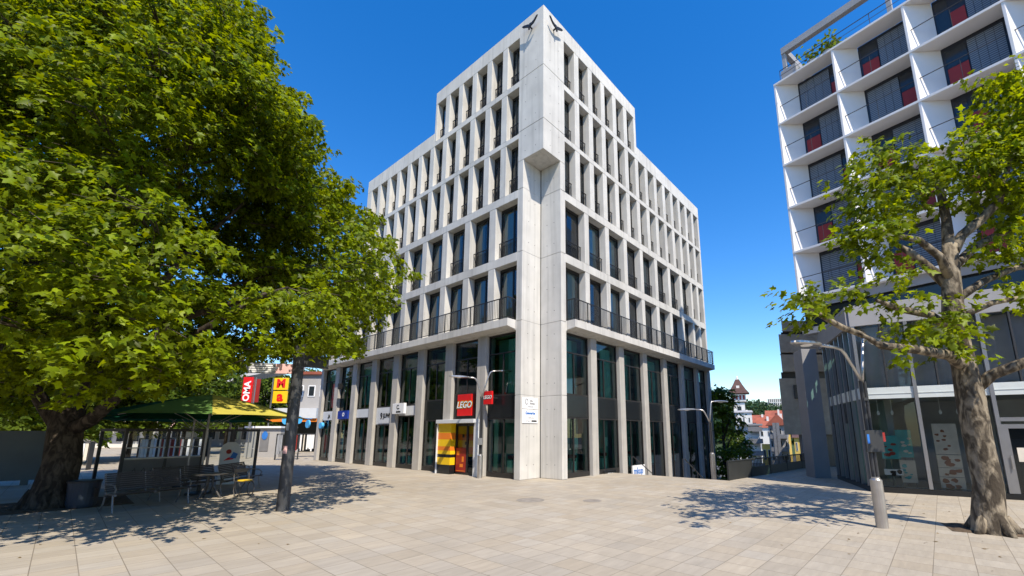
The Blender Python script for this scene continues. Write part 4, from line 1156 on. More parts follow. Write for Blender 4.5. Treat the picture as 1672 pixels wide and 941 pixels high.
b = MB(); b.plate([(-.32,0),(.32,0),(.34,1.3),(.28,1.5),(.12,1.62),(-.12,1.62),(-.28,1.5),(-.34,1.3)],-.03,.03); link('board', b.mesh('board', M['signgrey']), o)
b = MB(); b.plate([(-.05+.09*math.cos(k*.63),1.25+.09*math.sin(k*.63)) for k in range(10)],-.04,-.031); b.m=1; b.plate([(-.2,.9),(.1,.95),(.22,1.05),(.2,1.12),(-.05,1.02)],-.04,-.031); b.m=2; b.plate([(0,1.0),(.2,.98),(.26,1.16),(.1,1.24)],-.044,-.041)
link('print', b.mesh('print', [M['redpanel'],M['red'],M['inkblue']]), o)

# parasols
def parasol(label, base, apex_z, rim_z, rad, cols, rot, n=8):
    o = empty('parasol', (base[0],base[1],0), rot, label, 'parasol', 'garden parasols by the kiosk')
    b = MB(); b.tube([(0,0,0),(0,0,apex_z-.05)],.035,10); link('pole', b.mesh('pole', M['mullion']), o)
    b = MB(); b.lathe([(.36,0),(.36,.06),(.06,.10),(.05,.3)],16); link('foot', b.mesh('foot', M['darksteel']), o)
    cv_ = MB(); K=6
    for k in range(n):
        a0=2*math.pi*k/n; a1=2*math.pi*(k+1)/n
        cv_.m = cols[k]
        vs=[(0,0,apex_z)]; 
        for j in range(1,K+1):
            t=j/K
            for q in range(5):
                s_=q/4; a=a0+(a1-a0)*s_; sag=.10*math.sin(math.pi*s_)*t
                # straight edge between ribs
                rr=rad*t*math.cos((a1-a0)/2)/math.cos(a-(a0+a1)/2)
                z=apex_z+(rim_z-apex_z)*(t**1.25)-sag*.7 + (sag*.9 if j==K else 0)
                vs.append((rr*math.cos(a),rr*math.sin(a),z))
        fs=[(0,1+q,2+q) for q in range(4)]
        for j in range(K-1):
            for q in range(4): i0=1+j*5+q; fs.append((i0,i0+5,i0+6,i0+1))
        cv_.add(vs,fs)
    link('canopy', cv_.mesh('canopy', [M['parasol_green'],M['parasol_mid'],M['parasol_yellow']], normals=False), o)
    for k in range(n):
        a=2*math.pi*k/n; b = MB(); b.bar((.04*math.cos(a),.04*math.sin(a),apex_z-.08),(rad*.98*math.cos(a),rad*.98*math.sin(a),rim_z-.03),.011); b.bar((.04*math.cos(a),.04*math.sin(a),rim_z-.35),(rad*.5*math.cos(a),rad*.5*math.sin(a),apex_z+(rim_z-apex_z)*.42-.05),.010)
        link('rib', b.mesh('rib', M['mullion']), o)
    return o
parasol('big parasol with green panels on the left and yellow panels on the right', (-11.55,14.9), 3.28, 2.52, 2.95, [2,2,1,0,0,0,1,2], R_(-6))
parasol('dark green parasol half hidden behind the green and yellow one', (-13.4,16.6), 3.2, 2.42, 2.7, [0]*8, R_(10))

# manhole covers
for px,py,lab in ((866,817,'oval-looking grey manhole cover in the middle of the plaza'),(967,818,'smaller dark drain cover right of the manhole cover')):
    g = ground(px,py); b = MB(); r=.42 if px<900 else .28
    b.lathe([(r,0.001),(r,.006),(r*.85,.008),(r*.85,.004),(0.01,.006)],28,Matrix.Translation((g.x,g.y,0)))
    tag(b.build('manhole_cover', M['cover']), lab, 'manhole cover')

# ------------------------------------------------------------------ the two near trees
def soil(name, c, w, d, rz=0):
    b = MB(Matrix.Translation(c) @ Matrix.Rotation(rz,4,'Z')); 
    n_=14; vs=[]; rg=random.Random(2)
    for j in range(n_+1):
        for i in range(n_+1):
            edge = i in (0,n_) or j in (0,n_)
            vs.append((-w/2+w*i/n_,-d/2+d*j/n_,.004 if edge else .012+.03*rg.random()))
    fs=[(j*(n_+1)+i,j*(n_+1)+i+1,(j+1)*(n_+1)+i+1,(j+1)*(n_+1)+i) for j in range(n_) for i in range(n_)]
    b.add(vs,fs); return tag(b.build(name, M['soil'], normals=False), kind='structure')
TB = ground(80,829); TB.z = 0
soil('soil_bed', (TB.x-.3,TB.y+.3,0), 3.2, 2.6, R_(48))
tree = empty('big_maple_tree', tuple(TB), 0, 'huge broad-leaved tree with dense yellow-green crown filling the left side', 'tree')
def tb(*p): return TB + Vector(p)
def at_t(px,py,Y): return at(px,py,Y)
b = MB()
trunk=[tb(0,0,-.1),tb(0,0,.12),tb(.02,0,.5),tb(.05,.05,1.2),at(108,690,12.5),at(125,620,12.7),at(140,540,13.0),at(150,430,13.2),at(150,300,13.4)]
b.tube(trunk,[.62,.52,.43,.40,.38,.33,.27,.2,.1],14,wob=.07)
for a in (.3,1.6,2.8,4.1,5.3):
    b.tube([tb(.30*math.cos(a),.30*math.sin(a),.45),tb(.48*math.cos(a),.48*math.sin(a),.1),tb(.75*math.cos(a),.75*math.sin(a),-.05)],[.16,.14,.06],8)
b.build('trunk', M['bark'], tree, smooth=True)
limbs = [
 ([at(112,705,12.5),at(150,685,12.2),at(200,640,11.8),at(250,600,11.3),at(330,540,10.6),at(430,480,10.2)],[.2,.17,.15,.12,.09,.04]),
 ([at(98,700,12.5),at(70,660,12.2),at(40,610,11.6),at(10,560,11.0),at(-60,470,10.2)],[.2,.17,.14,.11,.04]),
 ([at(120,660,12.6),at(160,600,12.8),at(220,520,13.0),at(300,420,13.2),at(400,330,13.2)],[.2,.17,.14,.1,.04]),
 ([at(128,610,12.7),at(100,540,12.4),at(60,440,12),at(30,330,11.6)],[.2,.16,.12,.05]),
 ([at(140,520,13),at(190,420,12.8),at(250,300,12.6),at(300,180,12.4)],[.16,.13,.09,.03]),
 ([at(135,570,12.9),at(220,540,11.5),at(330,510,10.0),at(470,470,9.2)],[.13,.11,.08,.03]),
 ([at(130,590,12.8),at(150,520,11),at(180,470,9.2),at(230,430,8.2)],[.13,.1,.07,.03]),
 ([at(150,430,13.2),at(220,500,14),at(330,480,15),at(470,440,16)],[.12,.1,.07,.03]),
]
for pts,rad in limbs:
    b = MB(); b.tube(pts,rad,9,wob=.06); b.build('limb', M['bark'], tree, smooth=True)
def renv(z):                              # crown radius at height z
    zs=[2.6,3.4,4.5,6.4,9,12,15,18,19.5]; rs=[4.6,6.6,8.2,8.8,7.8,6.3,4.4,2.0,.4]
    return float(np.interp(z,zs,rs))
AX = np.array([TB.x+.5, TB.y+.6])
boughs=[]; rg = np.random.default_rng(5)
def inview(c,r):
    q = Vector(c)-EYEV
    y = q.y*math.cos(_t)+q.z*math.sin(_t); z=-q.y*math.sin(_t)+q.z*math.cos(_t)
    if y < 1: return False
    px = CX+F_PX*q.x/y; py = CY-F_PX*z/y; m_ = F_PX*r/y
    return -260-m_ < px < 760 and -300-m_ < py < 760
tries=0
while len(boughs) < 560 and tries < 60000:
    tries += 1
    z = rg.uniform(3.0,18.5); R0 = renv(z)
    if rg.random() > R0/8.8: continue
    th = rg.uniform(0,2*np.pi); fr = 1.03-.6*rg.random()**1.7
    ex = np.array([np.cos(th),np.sin(th)])
    ry = .74 if ex[1] < 0 else .85
    rr = R0*fr*(1+.10*np.sin(3*th+z)+.08*np.sin(7*th-z*1.3))
    c = np.array([AX[0]+ex[0]*rr, AX[1]+ex[1]*rr*ry, z])
    if c[1] < 6.0 + .2*abs(z-5): continue
    if not inview(c,1.3): continue
    if ex[1] > .55 and fr < .8 and rg.random() < .5: continue
    r = rg.uniform(.75,1.6)
    k_ = (c[2]-2.6)/-_d.z                # where this bough's shade falls at parasol height
    if (c[0]+_d.x*k_+9.3)**2+(c[1]+_d.y*k_-14.1)**2 < (1.75+.55*r)**2: continue
    boughs.append((c,(ex[0],ex[1],0),r))
for k in range(34):                       # deeper boughs behind the gap over the parasol
    c = np.array(at(rg.uniform(260,500), rg.uniform(280,440), rg.uniform(14.8,18.0)))
    boughs.append((c,(.6,-.5,0),rg.uniform(.9,1.4)))
P,D_,U_,S_ = bough_leaves(boughs, 400, .158, .75, .11, rg)
def project(P):
    x=P[:,0]; y=P[:,1]; z=P[:,2]-EYE
    yy=y*math.cos(_t)+z*math.sin(_t); zz=-y*math.sin(_t)+z*math.cos(_t)
    return CX+F_PX*x/yy, CY-F_PX*zz/yy
qx,qy = project(P)
jit = 11*np.sin(P[:,0]*2.1+P[:,2]*3.3)+8*np.sin(P[:,1]*3.7+P[:,2]*1.9)
low = np.interp(qx,[-100,60,130,165,200,260,330,400,500,590,640,680],[682,682,668,648,638,630,616,586,582,570,512,468])   # the crown's lower edge
out = np.interp(qy,[-50,0,60,130,190,260,330,400,455,520,580,640],[395,405,430,445,505,520,580,630,655,612,585,560])  # its outer edge
keep = (P[:,2] > 2.35) & (qy < low+jit) & (qx < out+jit*1.0+16*np.sin(qy*.045+P[:,1])+9*np.sin(qy*.13))
tree_leaves = leaves_mesh('crown', P[keep]-np.array(TB), D_[keep], U_[keep], S_[keep], M['leaf'])
link('crown', tree_leaves, tree)
def twigs(boughs, base, parent, material, rg, n=4, keep=None):
    b = MB()
    for c,o,r in boughs:
        c=np.array(c); o=np.array(o,float); o/=np.linalg.norm(o)+1e-6
        st=c-o*r*1.1+np.array([0,0,-.05])
        for k in range(n):
            a=rg.normal(0,.6); d=np.array([o[0]*math.cos(a)-o[1]*math.sin(a),o[0]*math.sin(a)+o[1]*math.cos(a),rg.normal(-.05,.2)])
            mid=c+d*r*.25; end=c+d*r*.85+np.array([0,0,-.2*r])
            if keep is not None and not keep(end): continue
            b.tube([Vector(st-base),Vector(mid-base),Vector(end-base)],[.022,.014,.005],4)
    link('twigs', b.mesh('twigs', material, normals=False), parent)
def okp(p):
    x,y=project(np.array([p])); return y[0] < np.interp(x[0],[-100,60,200,330,500,640,680],[680,680,636,616,588,510,465])-6 and x[0] < np.interp(y[0],[-50,130,260,400,455,580],[390,435,510,620,645,575])-8
twigs(boughs, np.array(TB), tree, M['stem'], rg, 4, okp)
print('maple leaves', keep.sum())

# plane tree on the right
PB = ground(1622,870); PB.z=0
soil('tree_pit', (PB.x+.35,PB.y+.05,0), 1.9, 1.0, R_(-31))
plane = empty('plane_tree', tuple(PB), 0, 'pollarded plane tree with mottled bark and knobbly limbs on the right', 'tree')
YB = PB.y
b = MB()
b.tube([PB+Vector((0,0,-.1)),PB+Vector((0,0,.05)),PB+Vector((-.02,0,.35)),at(1613,790,YB),at(1597,715,YB),at(1584,650,YB),at(1578,615,YB),at(1566,560,YB),at(1556,510,YB),at(1553,450,YB),at(1550,400,YB)],
       [.40,.34,.265,.24,.235,.25,.225,.205,.19,.17,.14],16,wob=.05)
for a in (.5,2.0,3.4,4.6,5.7): b.tube([PB+Vector((.2*math.cos(a),.2*math.sin(a),.3)),PB+Vector((.36*math.cos(a),.36*math.sin(a),.06)),PB+Vector((.5*math.cos(a),.5*math.sin(a),-.05))],[.1,.09,.04],7)
b.build('trunk', M['planebark'], plane, smooth=True)
plimbs = [
 ([at(1585,640,YB),at(1620,612,YB-.2),at(1660,597,YB-.5),at(1720,575,YB-.8)],[.14,.11,.10,.08]),
 ([at(1572,600,YB),at(1550,580,YB-.3),at(1500,572,YB-.6),at(1440,565,YB-.9),at(1405,545,YB-1.0)],[.13,.11,.09,.07,.03]),
 ([at(1560,545,YB),at(1520,515,YB-.2),at(1470,505,YB-.4),at(1430,490,YB-.6)],[.10,.085,.07,.03]),
 ([at(1410,548,YB-.9),at(1375,535,YB-1.0),at(1340,515,YB-1.1),at(1310,497,YB-1.2)],[.06,.055,.05,.03]),
 ([at(1553,470,YB),at(1520,440,YB+.2),at(1490,415,YB+.3),at(1450,392,YB+.4)],[.12,.10,.08,.04]),
 ([at(1553,460,YB),at(1535,420,YB-.2),at(1500,392,YB-.3),at(1460,385,YB-.5),at(1420,372,YB-.7)],[.11,.09,.07,.06,.03]),
 ([at(1551,420,YB),at(1570,385,YB),at(1600,360,YB-.1),at(1630,330,YB-.2),at(1650,260,YB-.3)],[.14,.11,.10,.09,.04]),
 ([at(1550,410,YB),at(1545,360,YB+.2),at(1535,310,YB+.3),at(1515,270,YB+.3)],[.13,.1,.08,.04]),
 ([at(1552,440,YB),at(1590,405,YB+.3),at(1625,385,YB+.5),at(1680,370,YB+.6)],[.11,.09,.08,.05]),
 ([at(1560,490,YB),at(1605,460,YB+.1),at(1650,440,YB+.1),at(1700,428,YB)],[.09,.08,.07,.04]),
 ([at(1563,520,YB),at(1620,495,YB-.2),at(1672,485,YB-.3)],[.07,.06,.04]),
]
for pts,rad in plimbs:
    b = MB(); b.tube(pts,rad,9,wob=.08); b.build('limb', M['planebark'], plane, smooth=True)
cl = [ # px, py, dY, spread(px), boughs, radius
 (1315,490,-1.2,16,4,.34),(1345,462,-1.0,16,3,.30),(1335,512,-1.2,14,2,.26),(1398,470,-.8,20,3,.32),(1420,375,-.6,28,7,.40),(1440,305,-.3,34,9,.44),(1400,345,-.3,20,4,.36),(1470,262,.1,28,6,.42),(1425,415,.3,26,4,.38),
 (1495,330,.2,30,7,.44),(1462,468,-.4,24,4,.34),(1528,545,-.3,26,7,.36),(1490,540,.3,20,3,.32),(1555,505,-.5,22,4,.32),(1570,262,-.1,26,6,.46),(1612,300,-.3,28,6,.46),(1640,240,-.4,26,7,.46),(1660,190,-.4,24,6,.46),(1652,130,-.3,24,5,.46),(1618,205,.2,24,4,.42),
 (1662,350,.2,26,5,.44),(1650,405,.5,26,5,.42),(1690,300,0,30,6,.5),(1680,455,-.2,24,4,.36),(1645,482,-.1,18,2,.28),(1465,560,-.9,16,2,.24),(1700,140,0,40,7,.6),(1720,220,0,40,6,.6),(1600,335,.6,24,3,.4),(1540,285,.6,24,4,.4)]
pb=[]; rg=np.random.default_rng(21)
for px,py,dy,spd,nb_,r in cl:
    for k in range(nb_):
        c = at(px+rg.normal(0,spd*.6),py+rg.normal(0,spd*.55),YB+dy+rg.normal(0,.35))
        o_ = Vector(c)-Vector((9.4,YB,c.z)); pb.append((np.array(c),(o_.x+.01,o_.y-.3,0),r*rg.uniform(.7,1.1)))
P,D_,U_,S_ = bough_leaves(pb, 560, .15, .35, .26, rg, 8)
link('crown', leaves_mesh('crown', P-np.array(PB), D_, U_, S_, M['leaf_plane']), plane)
print('plane leaves', len(P))

# ------------------------------------------------------------------ background trees
def bg_tree(name, label, base, h, rad, zlow, nb_, per, size, seed, group=None, tpl=LEAF1, tf=LEAF1F, material=None, cone=0.0):
    rg=np.random.default_rng(seed); base=Vector(base)
    o = empty(name, tuple(base), 0, label, 'tree', group)
    b = MB(); b.tube([(0,0,-.2),(.05,0,h*.3),(0,.1,h*.6),(.1,0,h*.9)],[.03*h**.8,.024*h**.8,.015*h**.8,.02],8,wob=.06)
    for k in range(5):
        a=rg.uniform(0,6.28); z=h*rg.uniform(.3,.6); b.tube([(0,0,z),(rad*.3*math.cos(a),rad*.3*math.sin(a),z+h*.12),(rad*.7*math.cos(a),rad*.7*math.sin(a),z+h*.2)],[.011*h**.8,.008*h**.8,.01],6)
    link('trunk', b.mesh('trunk', M['bark'], smooth=True), o)
    bs=[]
    for k in range(nb_):
        z=rg.uniform(zlow,h); t=(z-zlow)/(h-zlow); R0=rad*(math.sqrt(max(.02,1-(2*t-.75)**2/1.6)) if not cone else (1-t)*.95+.05)
        a=rg.uniform(0,6.28); f_=rg.random()**.5; bs.append((np.array([R0*f_*math.cos(a),R0*f_*math.sin(a),z]),(math.cos(a),math.sin(a),0),rad*rg.uniform(.22,.36)))
    P,D_,U_,S_=bough_leaves(bs,per,size,.5,.2,rg,7)
    link('crown', leaves_mesh('crown', P, D_, U_, S_, material or M['leaf_far'], tpl, tf), o); return o
GL='trees behind the plaza on the left'
for i,(px,Y,h,rad,zl,lab) in enumerate((
   (20,27,9,4.2,1.9,'bright green tree behind the panel wall at the far left'),
   (120,30,9,4.0,2.2,'bright green tree seen between the big trunk and its limb'),
   (215,33,8.5,3.8,2.6,'yellow-green tree above the dark green parasol'),
   (300,40,9,4.0,3.6,'leafy tree above the green and yellow parasol'),
   (425,52,10,3.6,3.0,'tree beside the red banner'),
   (497,62,11,3.6,1.0,'slim green tree next to the left end of the office building'),
   (370,60,12,5,3,'tall dark tree far behind the red banner'))):
    c = at(px,706,Y); bg_tree('street_tree', lab, (c.x,c.y,0), h, rad, zl, 90, 130, .32, 40+i, GL)
GR='trees beyond the steps on the right'
for i,(px,Y,zb,h,rad,zl,lab) in enumerate((
   (1181,34,-4.5,9.9,1.35,2.5,'bushy green tree right beside the end of the office building'),
   (1204,40,-5.5,7.6,1.15,2.0,'low green tree leaning towards the white balcony house'))):
    c = at(px,706,Y); bg_tree('riverside_tree', lab, (c.x,c.y,zb), h, rad, zl, 75, 520, .24, 60+i, GR)

# ------------------------------------------------------------------ old town on the right
def pxw(px0,px1,Y): return at(px0,706,Y).x, at(px1,706,Y).x
def house(name, label, px0, px1, pyt, Y, depth, wall, roof=None, roof_h=0, zb=-9, rows=3, cols=3, win=(.45,.55), group=None, ridge='x', cat='house', rz=0, winmat='farglass', over=.35):
    x0,x1 = pxw(px0,px1,Y); z1 = at(.5*(px0+px1),pyt,Y).z; w=x1-x0
    xm=(x0+x1)/2
    if xm > 0: rz = -math.degrees(math.atan2(xm,Y)); w *= math.cos(R_(rz))
    o = empty(name, (xm,Y,zb), R_(rz), label, cat, group); h=z1-zb
    b = MB(); b.box(-w/2,w/2,0,depth,0,h); link('wall', b.mesh('wall', wall), o)
    if roof:
        b = MB(); wo=w/2+over
        if ridge=='x': vs=[(-wo,-over,h-.1),(wo,-over,h-.1),(wo,depth+over,h-.1),(-wo,depth+over,h-.1),(-wo+.05*w,depth/2,h+roof_h),(wo-.05*w,depth/2,h+roof_h)]; fs=[(0,1,5,4),(2,3,4,5),(1,2,5),(3,0,4),(0,3,2,1)]
        else: vs=[(-wo,-over,h-.1),(wo,-over,h-.1),(wo,depth+over,h-.1),(-wo,depth+over,h-.1),(0,-over,h+roof_h),(0,depth+over,h+roof_h)]; fs=[(0,4,5,3),(4,1,2,5),(0,1,4),(2,3,5),(0,3,2,1)]
        b.add(vs,fs); r_=link('roof', b.mesh('roof', roof), o)
        b = MB(); b.box(w*.15,w*.15+.5,depth*.3,depth*.3+.5,h+roof_h*.3,h+roof_h*1.05); link('chimney', b.mesh('chimney', M['plaster']), r_)
    fh = h/max(1,rows); 
    for r in range(rows):
        for c in range(cols):
            ww=w/cols*win[0]; hh=fh*win[1]; cx_=-w/2+w*(c+.5)/cols; zc=fh*(r+.5)
            if zc + zb < -5.5: continue
            b = MB(); b.box(cx_-ww/2,cx_+ww/2,-.06,.02,zc-hh/2,zc+hh/2); f_=link('window', b.mesh('window', M['shutter']), o)
            b = MB(); b.box(cx_-ww/2+.08,cx_+ww/2-.08,-.08,-.062,zc-hh/2+.08,zc+hh/2-.08); link('pane', b.mesh('pane', M[winmat]), f_)
    return o,w,h
HG='houses of the old town below the hill'
# white modern house with balconies
o,w,h = house('town_house','white flat-roofed house with shuttered balconies left of the red roofs',1204,1240,695,95,9,M['plaster'],None,0,rows=5,cols=2,win=(.55,.62),group=HG,winmat='shutter')
b = MB(); b.box(-w/2-.5,w/2+.7,-.8,9,h,h+.35); link('roof_slab', b.mesh('roof_slab', M['piergrey']), o)
b = MB()
for k in range(5): b.box(w/2-2.2,w/2+.5,-1.3,0,h*k/5+1.2,h*k/5+1.4); b.box(w/2-2.2,w/2+.5,-1.3,-1.2,h*k/5+1.4,h*k/5+2.2)
link('balcony', b.mesh('balcony', M['plywood']), o)
b = MB(); 
for x in (-w/2+.1,-w/2+1.6,w/2-2.3): b.box(x,x+.3,-1.3,-1.0,0,h*.45)
link('pillar', b.mesh('pillar', M['plaster']), o)
house('town_house','plain white block with small windows at the foot of the tower',1203,1230,673,112,8,M['plaster'],M['greyconc'],.6,rows=4,cols=3,win=(.3,.3),group=HG)
for a in ((1230,1254,682,120,10,'red-roofed old house just right of the white block',M['plaster'],2.2,3),(1238,1262,690,108,9,'white gabled house with red roof above the yellow shop strip',M['plaster'],2.6,2),
          (1252,1284,684,125,12,'wide red-roofed house with dormers in the middle of the old town',M['plaster'],4.0,4),(1262,1290,692,113,10,'red-roofed house partly hidden behind the grey balcony house',M['plasteryellow'],2.6,3)):
    px0,px1,pyt,Y,dp,lab,wm,rh,nc = a
    house('town_house',lab,px0,px1,pyt+8,Y,dp,wm,M['tile'],rh,rows=4,cols=nc,win=(.4,.4),group=HG)
o,w,h = house('town_house','grey house with stacked balconies and a rounded gable before the stone building',1255,1286,694,88,8,M['plastergrey'],M['tile'],2.2,rows=5,cols=4,win=(.5,.5),group=HG,ridge='y',over=.5)
b = MB()
for k in range(1,5): b.box(-w/2+.2,w/2-.2,-.9,0,h*k/5-.2,h*k/5); b.box(-w/2+.2,w/2-.2,-.9,-.85,h*k/5,h*k/5+.6)
for x in (-w/2+.8,-.4): b.box(x,x+.7,-1.0,-.9,0,h+.4)
link('balcony', b.mesh('balcony', M['plywood']), o)
house('town_house','narrow yellow house squeezed beside the stone building',1295,1318,714,80,8,M['plasteryellow'],M['browntile'],1.0,rows=3,cols=3,win=(.4,.45),group=HG)
house('shop_strip','low yellow shop strip behind the parapet fence',1242,1279,726,92,4,M['plasteryellow'],None,0,rows=2,cols=5,win=(.6,.5),cat='shop')
# tower
Yt=118; x0,x1=pxw(1203,1222,Yt); w=x1-x0; zt_=lambda py: at(1205,py,Yt).z
w *= .9
tw = empty('clock_tower', ((x0+x1)/2-.3,Yt,-9), -math.atan2((x0+x1)/2,Yt), 'slender white town tower with a flared brown tiled roof and small lantern', 'tower')
b = MB(); b.box(-w/2,w/2,0,w,0,zt_(658)+9); link('shaft', b.mesh('shaft', M['plaster']), tw)
w2=w*1.3; b = MB(); b.box(-w2/2,w2/2,-.15*w,w*1.15,zt_(656)+9,zt_(644)+9); up=link('upper_storey', b.mesh('upper_storey', M['plaster']), tw)
b = MB()
for k in range(4): x=-w2*.36+w2*.24*k; b.box(x-.22,x+.22,-.15*w-.06,-.15*w+.02,zt_(653)+9,zt_(646)+9)
link('window', b.mesh('window', M['redpanel']), up)
b = MB(); b.box(-.5,.5,-.06,.02,zt_(671)+9,zt_(664)+9); link('window', b.mesh('window', M['farglass']), tw)
b = MB(); c_=w*.5; vs=[];fs=[]
prof=[(w*.98,zt_(643)),(w*.72,zt_(637)),(w*.42,zt_(628)),(w*.2,zt_(620)),(w*.17,zt_(619.5))]
for r,z in prof: vs += [(-r,c_-r,z+9),(r,c_-r,z+9),(r,c_+r,z+9),(-r,c_+r,z+9)]
for j in range(len(prof)-1):
    for k in range(4): fs.append((j*4+k,j*4+(k+1)%4,(j+1)*4+(k+1)%4,(j+1)*4+k))
fs += [(0,3,2,1),(16,17,18,19)]
b.add(vs,fs); rf=link('roof', b.mesh('roof', M['browntile']), tw)
b = MB(); b.box(-.5,.5,c_-.5,c_+.5,zt_(619.4)+9,zt_(617.6)+9); b.m=1; b.tube([(0,c_,zt_(617.6)+9),(0,c_,zt_(613)+9)],[.35,.02],8); link('lantern', b.mesh('lantern', [M['plaster'],M['mullion']]), rf)
b = MB(); b.box(-.4,.4,c_-w*.62,c_-w*.2,zt_(634)+9,zt_(630)+9); link('dormer', b.mesh('dormer', M['plaster']), rf)
# hill and wood, apartment block
hill = MB(); nx,ny=60,16; vs=[]; rg_h=np.random.default_rng(4)
for j in range(ny+1):
    for i in range(nx+1):
        X=-260+820*i/nx; Yh=210+500*j/ny; t=j/ny
        z=-9+46*math.sin(min(1,t*1.9)*math.pi/2)*(.75+.25*math.sin(X*.013+1.0))*(1 if X>-60 else .8)+1.5*math.sin(X*.09)*t
        vs.append((X,Yh,z))
hill.add(vs,[(j*(nx+1)+i,j*(nx+1)+i+1,(j+1)*(nx+1)+i+1,(j+1)*(nx+1)+i) for j in range(ny) for i in range(nx)])
ho = tag(hill.build('hill', M['hill'], normals=False, smooth=True), kind='structure')
def hz(X,Yh):
    t=(Yh-210)/500; return -9+46*math.sin(min(1,t*1.9)*math.pi/2)*(.75+.25*math.sin(X*.013+1.0))*(1 if X>-60 else .8)+1.5*math.sin(X*.09)*t
PP=[];rg=np.random.default_rng(9)
for k in range(900):
    Yh=rg.uniform(225,480); px_=rg.uniform(1150,1330) if k<760 else rg.uniform(250,520); X=at(px_,700,Yh).x; zz=hz(X,Yh); hgt=rg.uniform(7,13); rr=rg.uniform(2.5,4.5)
    n_=70; q=rg.normal(0,1,(n_,3)); q/=np.linalg.norm(q,axis=1,keepdims=True); q*= (rg.random((n_,1))**.4)
    PP.append(q*np.array([rr,rr,hgt*.5])+np.array([X,Yh,zz+hgt*.5]))
PP=np.concatenate(PP); n_=len(PP)
wd_o = link('wood', leaves_mesh('wood', PP, rg.normal(0,1,(n_,3)), rg.normal(0,.5,(n_,3))+np.array([0,0,1]), rg.uniform(1.3,2.4,n_), M['leaf_wood'], LEAF1, LEAF1F)); tag(wd_o, kind='stuff')
house('apartment_tower','distant white high-rise with vertical window strips on the wooded hill',1258,1281,651,330,14,M['plaster'],None,0,zb=10,rows=6,cols=7,win=(.5,.8),cat='high-rise')

# ------------------------------------------------------------------ left background: shops, banner, signs
def flat_sign(name, px, py, Y, w, h, m_, label, cat='sign', rz=0, post=None, group=None):
    c=at(px,py,Y); o=empty(name, tuple(c), R_(rz), label, cat, group)
    b=MB(); b.box(-w/2,w/2,-.04,.04,-h/2,h/2); link('board', b.mesh('board', m_), o)
    if post is not None:
        b=MB(); b.bar((post,.06,-c.z),(post,.06,h/2),.05); link('post', b.mesh('post', M['mullion']), o)
    return o
s_=flat_sign('banner',404,638,34,.78,2.15,M['red'],'tall red banner with white letters left of the guide post','banner',post=.55)
put_text(s_,'OMA',.70,M['white'],-.0,-.05,-.05,bold=.02,rot=R_(-90))
s_=flat_sign('banner',419,638,37,.5,2.0,M['redpanel'],'narrow dark red banner just right of the tall red one','banner',post=-.3)
Ys=36; c=at(459,640,Ys)
for py,t_,lab in ((627,'M','upper yellow sign square with a red letter M'),(648.5,'a','lower yellow sign square with a red letter a')):
    s_=flat_sign('yellow_sign',459.5 if t_=='M' else 457.5,py,Ys,1.2,1.0,M['yellow'],lab,group='yellow letter signs',post=-.75)
    put_text(s_,t_,.95 if t_=='M' else 1.15,M['red'],0,-.05,.0 if t_=='M' else .02,bold=.05)
for px,lab,r in ((467.5,'round light blue shop sign left of the guide post',.38),(488.5,'small light blue shop sign right of the guide post',.32)):
    c=at(px,686,41); b=MB(); b.plate([(c.x+r*math.cos(k*.35),c.z+r*1.1*math.sin(k*.35)) for k in range(18)],c.y-.06,c.y); b.box(c.x-.03,c.x+.03,c.y,c.y+2.2,c.z+r*.5,c.z+r*.5+.06)
    tag(b.build('shop_sign', M['skyblue']), lab, 'sign')
# corner shop with curved canopy behind the guide post
Yc=46; x0,x1=pxw(446,528,Yc); cs=empty('corner_shop',((x0+x1)/2,Yc,0),0,'grey-white corner shop with a rounded canopy behind the guide post','building')
w=x1-x0; H1=at(480,612,Yc).z; zc0=at(480,684,Yc).z; zc1=at(480,668,Yc).z
b=MB(); b.box(-w/2+1.5,w/2,0,12,zc1,H1); link('wall', b.mesh('wall', M['plastergrey']), cs)
b=MB(); pts=[(-w/2,-.0),(-w/2+.4,-1.0),(-w/2+1.2,-1.6),(w/2,-1.8),(w/2,11),(-w/2,11)]; b.prism(pts,zc0,zc1); link('canopy', b.mesh('canopy', M['signgrey']), cs)
b=MB(); b.box(-w/2+.3,w/2,.6,11,0,zc0); link('shop_front', b.mesh('shop_front', M['core']), cs)
b=MB(); b.box(-w/2,w/2,-1.6,-1.5,zc0-.35,zc0-.02); link('fascia', b.mesh('fascia', M['orange']), cs)
for k in range(4):
    xx=-w/2+2.0+k*1.25; b=MB(); b.box(xx,xx+.75,-.06,.02,zc1+1.3,zc1+2.5); f_=link('window', b.mesh('window', M['white']), cs)
    b=MB(); b.box(xx+.1,xx+.65,-.09,-.062,zc1+1.4,zc1+2.4); link('pane', b.mesh('pane', M['farglass']), f_)
b=MB(); b.box(-w/2+1.3,w/2+.2,-.3,12,H1,H1+.3); link('roof_edge', b.mesh('roof_edge', M['tile']), cs)
# long arcade of shops far behind
Ya=56
for i,(px0,px1,pyt,lab,wm) in enumerate(((-60,120,630,'long grey shop building far behind the big trunk',M['plastergrey']),(122,300,640,'white shop building with a striped arcade behind the kiosk',M['plaster']),(302,446,622,'grey concrete building with roof railing left of the red banner',M['greyconc']))):
    o,w,h=house('shop_building',lab,px0,px1,pyt,Ya+i*3,12,wm,None,0,zb=0,rows=2,cols=8,win=(.7,.6),cat='building',group='shop buildings at the back of the plaza')
    b=MB(); 
    for k in range(8):
        b.m=k%3; b.add([(-w/2+w*k/8+.1,-.02,h*.46),(-w/2+w*(k+1)/8-.1,-.02,h*.46),(-w/2+w*(k+1)/8-.1,-1.5,h*.36),(-w/2+w*k/8+.1,-1.5,h*.36)],[(0,1,2,3)])
    link('awning', b.mesh('awning', [M['white'],M['pink'],M['redpanel']], normals=False), o)
a_=at(300,655,48); c_=at(398,618,44)
